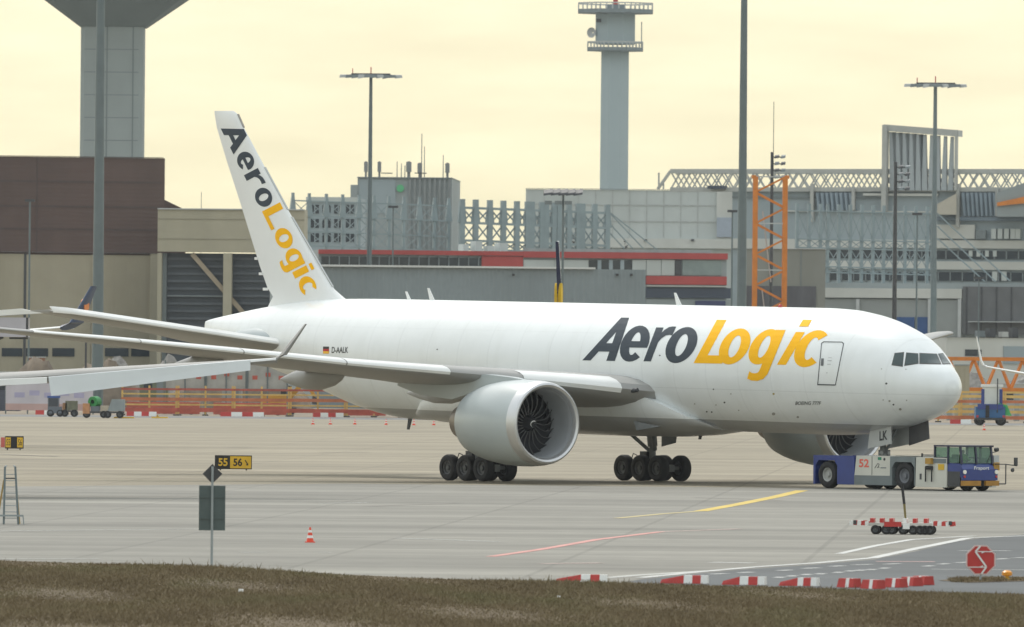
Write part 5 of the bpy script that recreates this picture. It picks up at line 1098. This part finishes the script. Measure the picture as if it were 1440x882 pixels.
for k in range(3): MB().box(w*.05+k*w*.32, w*.05+k*w*.32+w*.26, -.04, .01, .3, a_.z-.2).build('panel', beigew, o)
for x in (0, w-.15): MB().box(x, x+.15, .05, 2.1, 0, .1).build('skid', dark, o)

# ------------------------------------------------------------------ construction fence, barriers and vehicles at the far apron edge
def fence(x0, x1, D, label, rails, mats, posts):
    a_, b2 = P(x0, 560, D), P(x1, 560, D); t = thing('site_fence', label, 'fence', (a_.x, D, 0), 0, 'site fence panels along the far apron'); L = b2.x-a_.x
    for k in range(posts+1): x = L*k/posts; MB().box(x-.09, x+.09, -.08, .08, 0, 2.9).build('post', wood, t); MB().box(x-.3, x+.3, -.25, .25, 0, .12).build('foot', dark, t)
    for k, (z, h) in enumerate(rails): MB().box(-.1, L+.1, -.13-.02*(k % 2), -.081, z, z+h).build('rail', mats[k % len(mats)], t)
    return t
FR = [(.35, .40), (.98, .15), (1.42, .32), (2.02, .14), (2.45, .2)]
fm = M('faded_red_board', (.42, .09, .06), .6, .25, .6); fm2 = M('rust_orange_board', (.48, .16, .07), .6, .25, .6)
tx = ['red and yellow site fence panel next to the green drum vehicle', 'red and yellow site fence panel behind the single red block', 'red and yellow site fence panel under the winglet', 'red and yellow site fence panel under the tailcone', 'red and yellow site fence panel behind the far cones']
for k in range(5): fence(172+k*79, 172+(k+1)*79-3, 1040+2*(k % 2), tx[k], FR, [fm, wood, fm2, wood, fm], 2)
tx = ['timber and red site fence panel just below the radome', 'timber and red site fence panel behind the blue truck', 'timber and red site fence panel beside the blue truck']
for k in range(3): fence(1290+k*62, 1290+(k+1)*62-3, 1042+2*(k % 2), tx[k], [(.3, .35), (.9, .28), (1.4, .28), (1.9, .28), (2.4, .28), (2.85, .2)], [fm2, wood, wood], 2)
# white banner fence at the left
a_, b2 = P(8, 560, 1046), P(131, 560, 1046); t = thing('banner_fence', 'pale lavender banner fence behind the small grey tractor', 'fence', (a_.x, 1046, 0)); L = b2.x-a_.x
MB().box(0, L, 0, .05, .35, 3.0).build('banner', M('banner_white', (.55, .52, .57), .7, .10, .5), t); MB().box(0, L, -.03, -.001, .35, 1.0).build('pink_strip', M('banner_pink', (.52, .36, .34), .7, .1, .5), t)
for k in range(5): MB().tube(V(L*k/4, .1, 0), V(L*k/4, .1, 3.1), .07).build('post', mastm, t)
for k in range(5): MB().box(L*.1+k*L*.17, L*.1+k*L*.17+1.0, -.01, -.001, 1.6+.2*(k % 2), 2.1+.2*(k % 2)).build('print_patch', M('banner_print', (.42, .40, .56), .7, .1), t)
# mesh fence with pale sheets behind the timber fence
k = 0
for x0, x1 in ((232, 288), (290, 346), (348, 404)):
    a_, b2 = P(x0, 560, 1062), P(x1, 560, 1062); t = thing('sheeted_fence', ['grey sheeted mesh fence with red marks, next to the single mast', 'grey sheeted mesh fence with red marks in the middle of its row', 'grey sheeted mesh fence with red marks nearest the winglet'][k], 'fence', (a_.x, 1062, 0), 0, 'sheeted fences'); L = b2.x-a_.x; k += 1
    MB().box(0, L, 0, .06, 2.6, 5.2).build('sheet', M('sheet_grey', (.33, .34, .32), .8, .2, .8), t)
    for q in range(3): MB().tube(V(L*q/2, -.05, 0), V(L*q/2, -.05, 5.4), .07).build('post', mastm, t)
    for q in range(3): MB().box(L*.12+q*1.3, L*.12+q*1.3+.5, -.02, -.001, 3.5+.3*(q % 2), 3.9+.3*(q % 2)).build('red_mark', fm, t)
# red and white blocks along the far road
def far_block(x0, x1, y, label, n=4):
    a_, b2 = G(x0, y), G(x1, y); L = b2.x-a_.x; t = thing('road_block', label, 'barrier', (a_.x, a_.y, 0), 0, 'red and white blocks on the far road')
    for k in range(n): MB().hexa([V(L*k/n, -.22, 0), V(L*(k+1)/n, -.22, 0), V(L*(k+1)/n, .22, 0), V(L*k/n, .22, 0)], [V(L*k/n, -.15, .42), V(L*(k+1)/n, -.15, .42), V(L*(k+1)/n, .15, .42), V(L*k/n, .15, .42)]).build('segment', red if k % 2 == 0 else white, t)
for x0, x1, y, l, n in ((50, 76, 583, 'short red and white block beside the small grey tractor', 2), (178, 222, 585, 'red and white block beside the yellow chocks', 4), (310, 373, 585.5, 'red and white block alone before the fence', 4), (440, 484, 586.5, 'red and white block before the line of far cones', 4), (1336, 1364, 596, 'red and white block below the jet radome', 2)): far_block(x0, x1, y, l, n)
for x0, x1, l in ((160, 190, 'long low yellow chock frame by the green drum vehicle'), (213, 237, 'short low yellow chock frame before the fence')):
    a_, b2 = G(x0, 588), G(x1, 588); t = thing('wheel_chock', l, 'chock', (a_.x, a_.y, 0)); L = b2.x-a_.x
    for y in (0, .5): MB().box(0, L, y, y+.16, 0, .12).build('bar', yellow, t)
    MB().prism([(0, 0), (.5, 0), (.25, .32)], lambda u, v: V(u+.3, .16, v), lambda u, v: V(u+.3, .5, v)).build('wedge', M('chock_ochre', (.4, .25, .03), .6), t)
sw = wheel_mesh(.34, .22).mesh('wheel', [black, rim_m], True)
# small grey baggage tractor with trailer
p = G(86, 586); t = thing('baggage_tractor', 'small dark grey baggage tractor with blue roof towing a trailer', 'tractor', (p.x, p.y, 0)); gv = M('tractor_grey', (.14, .16, .19), .5, .12, 1)
MB().box(-1.25, .05, -.6, .6, .3, .95).build('body', gv, t); MB().box(-1.25, -.2, -.58, .58, .96, 1.75).build('cab', M('cab_glass', (.06, .07, .09), .15), t); MB().box(-1.3, -.1, -.62, .62, 1.76, 1.95).build('roof', M('tractor_blue', (.03, .09, .3), .5), t)
for x, y in ((-1.0, -.5), (-1.0, .5), (-.1, -.5), (-.1, .5)): link('wheel', sw, t, loc=V(x, y, .34))
for x in (-1.2, -.25): MB().beam(V(x, -.6, .95), V(x, -.6, 1.78), .08).build('pillar', gv, t)
t2 = thing('baggage_trailer', 'olive canvas covered trailer behind the small grey tractor', 'trailer', (p.x+.25, p.y, 0))
MB().box(.0, 1.25, -.55, .55, .45, .6).build('bed', dark, t2); MB().box(.15, 1.3, -.5, .5, .62, 1.5).build('load_cover', M('canvas_olive', (.17, .17, .12), .8, .2, 2), t2); MB().box(-.1, .3, -.5, .5, .62, 1.3).build('crate', M('crate_brown', (.3, .17, .08), .7), t2)
for x, y in ((.1, -.45), (.1, .45), (1.0, -.45), (1.0, .45)): link('wheel', sw, t2, loc=V(x, y, .34))
p = G(146, 588); t = thing('drum_vehicle', 'flatbed ground vehicle with bright green hose drum and grey box', 'vehicle', (p.x, p.y, 0))
MB().box(-1.9, 1.9, -.6, .6, .45, .62).build('chassis', dark, t); MB().box(-1.95, -1.3, -.65, .65, .4, 1.35).build('front', M('front_orange', (.5, .25, .12), .6, .2, 2), t)
MB().lathe([(-.45, .2), (-.45, .48), (-.4, .52), (.4, .52), (.45, .48), (.45, .2)], V(-.85, 0, 1.5), V(.5, 1, 0), 18).build('hose_drum', M('drum_green', (.02, .22, .05), .5, .3, 1), t, smooth=True); MB().box(-1.2, -.4, -.5, .5, .62, 1.1).build('drum_stand', gv, t)
MB().hexa([V(.35, -.55, .65), V(1.95, -.55, .65), V(1.95, .55, .65), V(.35, .55, .65)], [V(.75, -.55, 1.75), V(1.95, -.55, 1.75), V(1.95, .55, 1.75), V(.75, .55, 1.75)]).build('grey_box', M('box_grey', (.25, .29, .31), .5), t); MB().box(-.3, .45, -.5, .5, .63, 1.15).build('sacks', M('sack_cream', (.45, .4, .32), .9, .2, 3), t)
for x in (-1.6, .0, .35, 1.5):
    for y in (-.5, .5): link('wheel', sw, t, loc=V(x, y, .34))
# blue truck with white portable cabin
p = G(1394, 598.5); t = thing('service_truck', 'small blue service truck carrying a white cabin, seen from behind', 'truck', (p.x, p.y, 0)); bt = M('truck_blue', (.02, .10, .25), .5, .15, 1)
MB().box(-1.4, 1.3, 0, 3.5, .5, .7).build('chassis', dark, t); MB().box(-1.45, 1.3, -.05, 3.4, .72, 1.75).build('body', bt, t); MB().box(-1.3, 1.1, -.1, -.051, 1.5, 2.0).build('tailgate', blue, t); MB().box(-.55, -.2, -.12, -.06, .75, 1.9).build('hose', black, t)
c1 = MB().box(-.75, .95, .4, 2.0, 1.76, 3.6).build('cabin', M('cabin_white', (.62, .65, .64), .5, .06), t); MB().box(-.9, 1.1, .3, 2.1, 3.6, 3.85).build('cabin_roof', white, t)
for x in (-.95, .75): MB().box(x, x+.3, .35, .395, 1.8, 3.4).build('cabin_corner', blue, t)
MB().tube(V(.55, -.05, 1.2), V(.55, -.05, 4.4), .06).build('pole', dark, t); MB().hexa([V(.9, .2, 1.0), V(1.9, .1, .9), V(1.9, .8, .9), V(.9, .8, 1.0)], [V(.7, .2, 2.1), V(1.5, .1, 1.9), V(1.5, .8, 1.9), V(.7, .8, 2.1)]).build('green_cover', M('cover_green', (.06, .42, .13), .6, .15, 1), t)
twk = wheel_mesh(.45, .4).mesh('wheel', [black, rim_m], True)
for x, y in ((-1.05, .5), (.95, .5), (-1.05, 2.9), (.95, 2.9)): link('wheel', twk, t, loc=V(x, y, .45))
for x in (-1.3, 1.15): MB().box(x-.1, x+.1, -.06, -.051, .75, .95).build('tail_lamp', red, t)
# excavator, heaps, stacked pipes and cabins in the works yard
p = P(392, 575, 1072); t = thing('excavator', 'yellow orange excavator working behind the fence under the winglet', 'excavator', (p.x, 1072, 0)); ex = M('excavator_yellow', (.52, .27, .03), .5, .15, 1)
for y in (-.9, .9): MB().hexa([V(-1.5, y-.25, 0), V(1.5, y-.25, 0), V(1.5, y+.25, 0), V(-1.5, y+.25, 0)], [V(-1.8, y-.25, .7), V(1.8, y-.25, .7), V(1.8, y+.25, .7), V(-1.8, y+.25, .7)]).build('track', dark, t)
MB().box(-1.6, 1.2, -1.0, 1.0, .8, 1.9).build('house', ex, t); MB().box(.2, 1.3, -1.0, 0, 1.9, 2.9).build('cab', glass, t); MB().beam(V(1.0, .4, 1.6), V(2.6, .4, 3.4), .35, .45).build('boom', ex, t); MB().beam(V(2.6, .4, 3.4), V(3.6, .4, 1.8), .28, .35).build('stick', ex, t)
MB().prism([(3.4, 1.9), (4.0, 1.6), (3.9, 1.0), (3.3, 1.1)], lambda a, b: V(a, 0, b), lambda a, b: V(a, .8, b)).build('bucket', dark, t)
def heap(name, label, x0, x1, ytop, D, mat):
    a_, b2 = P(x0, 560, D), P(x1, 560, D); H_ = P(x0, ytop, D).z; L = b2.x-a_.x; mb = MB(); nx, ny = 26, 10; vs = []; fs = []
    for i in range(nx+1):
        for j in range(ny+1):
            u, v = i/nx, j/ny; h = max(0, H_*(math.sin(math.pi*u)**.5)*math.sin(math.pi*v)*(.75+.25*math.sin(u*17+v*5)+.12*random.uniform(-1, 1))); vs.append(V(L*u, 9*v, h if 0 < i < nx and 0 < j < ny else -.01))
    for i in range(nx):
        for j in range(ny): k = i*(ny+1)+j; fs.append((k, k+1, k+ny+2, k+ny+1))
    o = mb.add(vs, fs).build(name, mat, smooth=True); o.location = (a_.x, D, 0); return tag(o, label, 'heap')
earth = M('earth', (.17, .135, .10), .95, .35, .5, bump=.4); rub = M('rubble', (.22, .21, .195), .9, .4, 1.2, bump=.5)
heap('earth_heap', 'long low brown earth heap in front of the hangar doors', -40, 235, 499, 1120, earth); heap('rubble_heap', 'grey rubble heap beside the thick mast', 90, 310, 497, 1150, rub); heap('earth_heap', 'brown earth heap behind the sheeted fences', 225, 440, 500, 1135, earth); heap('rubble_heap', 'grey rubble heap behind the orange jib', 1290, 1520, 520, 1130, rub)
for k, (x0, x1, yt_, D, m_, l) in enumerate(((-8, 28, 524, 1090, M('cabin_navy', (.06, .07, .10), .6), 'dark site cabin at the foot of the brown hangar'), (40, 62, 503, 1165, M('cabin_rust', (.25, .13, .08), .7, .2), 'rusty upright skip near the hangar windows'), (196, 236, 518, 1100, M('cabin_green', (.13, .15, .10), .7, .2), 'olive site cabin beside the thick mast'), (312, 340, 512, 1105, M('cabin_grey', (.28, .29, .28), .7, .1), 'grey site cabin behind the sheeted fences'), (1400, 1470, 540, 1100, M('cabin_pale', (.4, .4, .37), .7, .1), 'pale site cabin behind the timber fence'))):
    a_, b2 = P(x0, 560, D), P(x1, 560, D); H_ = P(x0, yt_, D).z; t = thing('site_cabin' if k != 1 else 'skip', l, 'cabin' if k != 1 else 'skip', (a_.x, D, 0)); w = b2.x-a_.x
    MB().box(0, w, 0, 2.4, 0, H_).build('shell', m_, t); MB().box(-.06, w+.06, -.06, 2.46, H_, H_+.1).build('roof', lgrey, t)
    if k != 1: MB().box(w*.15, w*.45, -.03, .01, H_*.55, H_*.85).build('window', glass, t); MB().box(w*.6, w*.85, -.03, .01, .05, H_*.8).build('door', grey, t)
for k, (x0, D, z) in enumerate(((178, 1056, 0), (178, 1056, .62), (300, 1054, 0), (300, 1054, .62), (440, 1056, 0))):
    a_ = P(x0, 570, D); t = thing('formwork_stack', ['bottom pack of red formwork beams by the green drum vehicle', 'top pack of red formwork beams by the green drum vehicle', 'bottom pack of red formwork beams behind the single red block', 'top pack of red formwork beams behind the single red block', 'single pack of red formwork beams under the tailcone'][k], 'formwork', (a_.x, D, z*1.0))
    for q in range(4): MB().box(0, 7.2, q*.5, q*.5+.42, .06, .6).build('beam', fm2 if q % 2 else fm, t)
    for x in (.6, 6.2): MB().box(x, x+.3, -.02, 1.95, 0, .06).build('bearer', dark, t)
# ------------------------------------------------------------------ parked airliners
def airliner(name, label, loc, head, Lf, r, zc, half, zr, ztip, sweep, c0, c1, tailh, finm, wl=None, wl_mat=None, wingm=white, fus_from=None):
    t = thing(name, label, 'airplane', loc, head)
    prof = [(0, .05), (.012, .35), (.04, .68), (.09, .92), (.14, 1), (.66, 1), (.8, .82), (.92, .42), (1, .06)]
    MB().rings([[V(Lf*.46-Lf*k, r*q*math.cos(2*math.pi*i/28), zc+(r*.55*(1-q) if k > .5 else -r*.25*(1-q))+r*q*math.sin(2*math.pi*i/28)) for i in range(28)] for k, q in prof]).build('fuselage', white, t, smooth=True)
    for sg in (1, -1):
        secs = [(0, 0, c0, zr, .13, .3), (half*.35, sweep*.35, c0*.62, zr+(ztip-zr)*.30, .11, .2), (half, sweep, c1, ztip, .10, .05)]
        w = surf(secs, lambda s_, q, z, sg=sg: V(c0*.55-q, sg*s_, z), 'wing', wingm, t)
        if wl:
            rg = [[V(c0*.55-(sweep+dx+ch*x), sg*(half+dy)+sg*yy*ch*dz_*.0, ztip+dz_+yy*ch) if k == 0 else V(c0*.55-(sweep+dx+ch*x), sg*(half+dy+yy*ch), ztip+dz_) for x, yy in foil(8, .16)] for k, (dx, dy, dz_, ch) in enumerate(wl)]
            MB().rings(rg).build('winglet', wl_mat or white, w, smooth=True)
        surf([(0, 0, c0*.5, zc+r*.4, .1, 0), (half*.33, sweep*.38, c0*.2, zc+r*.9, .09, 0)], lambda s_, q, z, sg=sg: V(-Lf*.42-q, sg*s_, z), 'tailplane', wingm, t)
        e_ = V(c0*.55+.5, sg*half*.33, zr-r*.45); MB().lathe([(0, r*.36), (.1, r*.44), (1.2, r*.46), (2.6, r*.42), (3.4, r*.3)], e_, V(-1, 0, 0), 20).build('engine', white, t, smooth=True); MB().beam(e_+V(-1.5, 0, r*.3), V(c0*.1, sg*half*.33, zr+.2), .3, .6).build('pylon', white, t)
        MB().tube(V(-1.5, sg*r*1.2, zr), V(-1.5, sg*r*1.2, .5), .18).build('main_gear', gearm, t)
        for x in (-2.1, -.9): link('wheel', wh, t, loc=V(x, sg*r*1.2, .66))
    MB().tube(V(Lf*.36, 0, zc-r*.7), V(Lf*.36, 0, .5), .14).build('nose_gear', gearm, t); link('wheel', nw, t, loc=V(Lf*.36, 0, .54))
    fs = surf([(zc+r*.75, 0, c0*.62, 0, .09, 0), (tailh, (tailh-zc)*.72, c0*.28, 0, .09, 0)], lambda s_, q, z: V(-Lf*.36-q, z, s_), 'fin', finm, t)
    return t, fs
def by_tip(tip, h, lx, ly): r_ = Matrix.Rotation(h, 3, 'Z') @ V(lx, ly, 0); return (tip.x-r_.x, tip.y-r_.y, 0)
# jet whose navy fin shows over the fuselage: parked nose away from us
D = 1010; p = P(784.5, 500, D); pt_ = P(784.5, 340, D).z
navy_l = M('fin_navy', (.012, .016, .045), .95, .1, 1); navy_l.node_tree.nodes['Principled BSDF'].inputs['Specular IOR Level'].default_value = .05
t, fs = airliner('parked_airliner', 'parked airliner whose navy tail fin with yellow emblem shows above the fuselage', (p.x+2.25, D+30, 0), R(85.5), 58, 2.8, 4.4, 27, 4.2, 5.5, 14, 9.5, 2.2, pt_, navy_l, None)
MB().tube(V(-28.3, -.33, 11.9), V(-28.3, .33, 11.9), 1.15, 1.15, 22).build('fin_emblem', M('emblem_yellow', (.75, .48, .02), .9), t)
MB().beam(V(-.36*58-.05, 0, 4.4+2.2), V(-.36*58-(pt_-4.4)*.72, 0, pt_), .2, .2).build('fin_edge', white, t)
# foreground wing with upright winglet reaching in from the left
D = 470; tip = P(388, 507, D)
LH = dict(half=28.5, sweep=16.0, c0=11.5, c1=2.3)
t, fs = airliner('parked_airliner', 'parked white airliner whose wing with upswept grey winglet reaches in front of the cargo jet', (tip.x-LH['half'], tip.y-(16.0-11.5*.55), 0), R(-90), 58, 2.8, 5.0, LH['half'], 4.0, tip.z, LH['sweep'], LH['c0'], LH['c1'], 16.5, navy_l, [(0, 0, 0, 2.3), (.5, .28, .25, 2.0), (1.9, 1.25, 1.62, .7)], M('winglet_grey', (.22, .215, .20), .5, .08, 1), M('fore_wing_grey', (.36, .35, .33), .5, .06, .5))
# extended slat panel on that wing: follows the wing leading edge and hangs in front of it
sl_m = M('slat_white', (.66, .70, .72), .4, .04, .6)
inv = TR[t].inverted()
def slat_pt(px, py, dn=0.0):
    X = P(px, py, D).x; s0 = X-(tip.x-LH['half']); s_ = s0/LH['half']; ly = LH['c0']*.55-LH['sweep']*s_+.32+dn; w_ = TR[t] @ V(ly, 0, 0); return inv @ P(px, py, w_.y)
c = [slat_pt(68, 530.5), slat_pt(72, 557, .12), slat_pt(352, 521, .10), slat_pt(352, 506.5)]
MB().hexa([c[1], c[2], c[2]+V(-.10, 0, .03), c[1]+V(-.10, 0, .03)], [c[0], c[3], c[3]+V(-.45, 0, .02), c[0]+V(-.45, 0, .02)]).build('slat', sl_m, t)
c = [slat_pt(-260, 545), slat_pt(-260, 556, .06), slat_pt(66, 539, .06), slat_pt(66, 531)]
MB().hexa([c[1], c[2], c[2]+V(-.10, 0, .02), c[1]+V(-.10, 0, .02)], [c[0], c[3], c[3]+V(-.35, 0, .02), c[0]+V(-.35, 0, .02)]).build('slat', white, t)
c = [slat_pt(352.5, 506.5), slat_pt(352.5, 509.5, .05), slat_pt(388, 506, .05), slat_pt(388, 503.5)]
MB().hexa([c[1], c[2], c[2]+V(-.10, 0, .02), c[1]+V(-.10, 0, .02)], [c[0], c[3], c[3]+V(-.3, 0, .02), c[0]+V(-.3, 0, .02)]).build('slat', white, t)
# airliner with blue winglet at far left
D = 700; tip = P(84, 461, D)
wb = M('winglet_blue', (.05, .075, .14), .45, .1, 1)
t, fs = airliner('parked_airliner', 'parked airliner with dark blue upswept winglet and orange emblem beside the thick mast', by_tip(tip, R(-112), 11.5*.55-17, 30), R(-112), 60, 2.8, 5.2, 30, 4.6, tip.z, 17, 11.5, 2.4, 16.8, navy_l, [(0, 0, 0, 2.4), (.5, .5, .35, 2.2), (2.0, 1.3, 2.75, 1.0)], wb)
MB().tube(V(11.5*.55-17-2.0, 30.74, tip.z+1.5), V(11.5*.55-17-2.0, 31.03, tip.z+1.5), .40, .40, 16).build('winglet_emblem', M('emblem_orange', (.7, .22, .05), .5), t)
# airliner with curved white winglet at the right edge
D = 860; tip = P(1388, 516, D)
t, fs = airliner('parked_airliner', 'parked airliner with thin curved white winglet beside the jet nose', (tip.x+16.5, tip.y-(8-6*.55), 0), R(-90), 37, 2.0, 3.8, 16.5, 3.0, tip.z, 8, 6, 1.5, 11.8, navy_l, [(0, 0, 0, 1.5), (.15, .25, .12, 1.4), (.35, .45, .55, 1.2), (1.0, .80, 2.45, .5)], white)
# boarding bridge cabin reaching in at the left edge
D = 690; a_ = P(-260, 460, D); b2 = P(45, 460, D); t = thing('boarding_bridge', 'pale boarding bridge cabin with white canopy reaching in beside the blue winglet', 'boarding bridge', (a_.x, D-4.5, 0)); w = b2.x-a_.x; z1 = P(20, 447, D).z; z0 = P(20, 474, D).z
MB().box(0, w-2.6, -1.0, 1.0, z0+.1, z1-.05).build('tunnel', gpan, t); MB().box(w-2.6, w, -1.4, 1.4, z0, z1).build('cabin', M('box_lavender', (.46, .45, .50), .6, .08, .6), t)
MB().hexa([V(w-3.2, -1.5, z1), V(w+.9, -1.5, z1+.30), V(w+.9, 1.5, z1+.30), V(w-3.2, 1.5, z1)], [V(w-3.2, -1.5, z1+.35), V(w-.5, -1.5, z1+.58), V(w-.5, 1.5, z1+.58), V(w-3.2, 1.5, z1+.35)]).build('canopy', white, t); MB().box(w-.12, w+.02, -1.42, -1.2, z0, z1).build('corner_post', dark, t)
MB().beam(V(w-3.6, -.8, z0-.9), V(w-1.6, -.8, z0), .16, .2).build('brace', dark, t); MB().box(w-1.2, w, -1.0, 1.0, z0-.14, z0-.02).build('platform', dark, t)
for y in (-.9, .9): MB().box(w-7.2, w-6.7, y-.25, y+.25, .9, z0+.1).build('support_leg', mastm, t)
MB().box(w-7.6, w-6.3, -1.3, 1.3, .6, .9).build('bogie', dark, t)
for y in (-1, 1): link('wheel', twk, t, loc=V(w-6.95, y, .45))
# leafless far wood between the blocks
rw = np.random.default_rng(3); mb = MB(); a_ = P(560, 350, 1850)
for k in range(2600):
    x = rw.uniform(0, 30); h = 7+2.2*math.sin(x*.7)+1.6*math.sin(x*1.9+1); z = 16+rw.random()**.7*h; y = rw.uniform(0, 6); r_ = rw.uniform(.15, .5); d = Vector(rw.normal(0, 1, 3)).normalized()*r_; e2 = Vector(rw.normal(0, 1, 3)).normalized()*r_; c = V(x, y, z)
    mb.v += [c-d, c+d, c+e2]; n_ = len(mb.v); mb.f.append((n_-3, n_-2, n_-1)); mb.m.append(0)
for k in range(26): x = k*1.17; mb.tube(V(x, 3, 0), V(x+.3, 3, 22), .22, .06, 5)
o = mb.build('far_wood', M('bare_twigs', (.075, .075, .07), .9, .3, .6), kind='stuff'); o.location = (P(640, 350, 1850).x, 1850, 0); tag(o, 'dark bare wood far behind the steel posts', 'wood')

# ------------------------------------------------------------------ thin haze over the whole field
hz = MB().box(-720, 720, -40, 2300, -1.2, 95).build('haze', None, kind='stuff'); hm = bpy.data.materials.new('haze_air'); hm.use_nodes = True; t_ = hm.node_tree; t_.nodes.remove(t_.nodes['Principled BSDF'])
pv = t_.nodes.new('ShaderNodeVolumePrincipled'); pv.inputs['Color'].default_value = (.88, .94, 1.0, 1); pv.inputs['Density'].default_value = .000038; pv.inputs['Anisotropy'].default_value = .2
t_.links.new(pv.outputs[0], t_.nodes['Material Output'].inputs['Volume']); hz.data.materials.clear(); hz.data.materials.append(hm)
tag(hz, 'thin pale haze hanging over the whole airfield', 'haze')
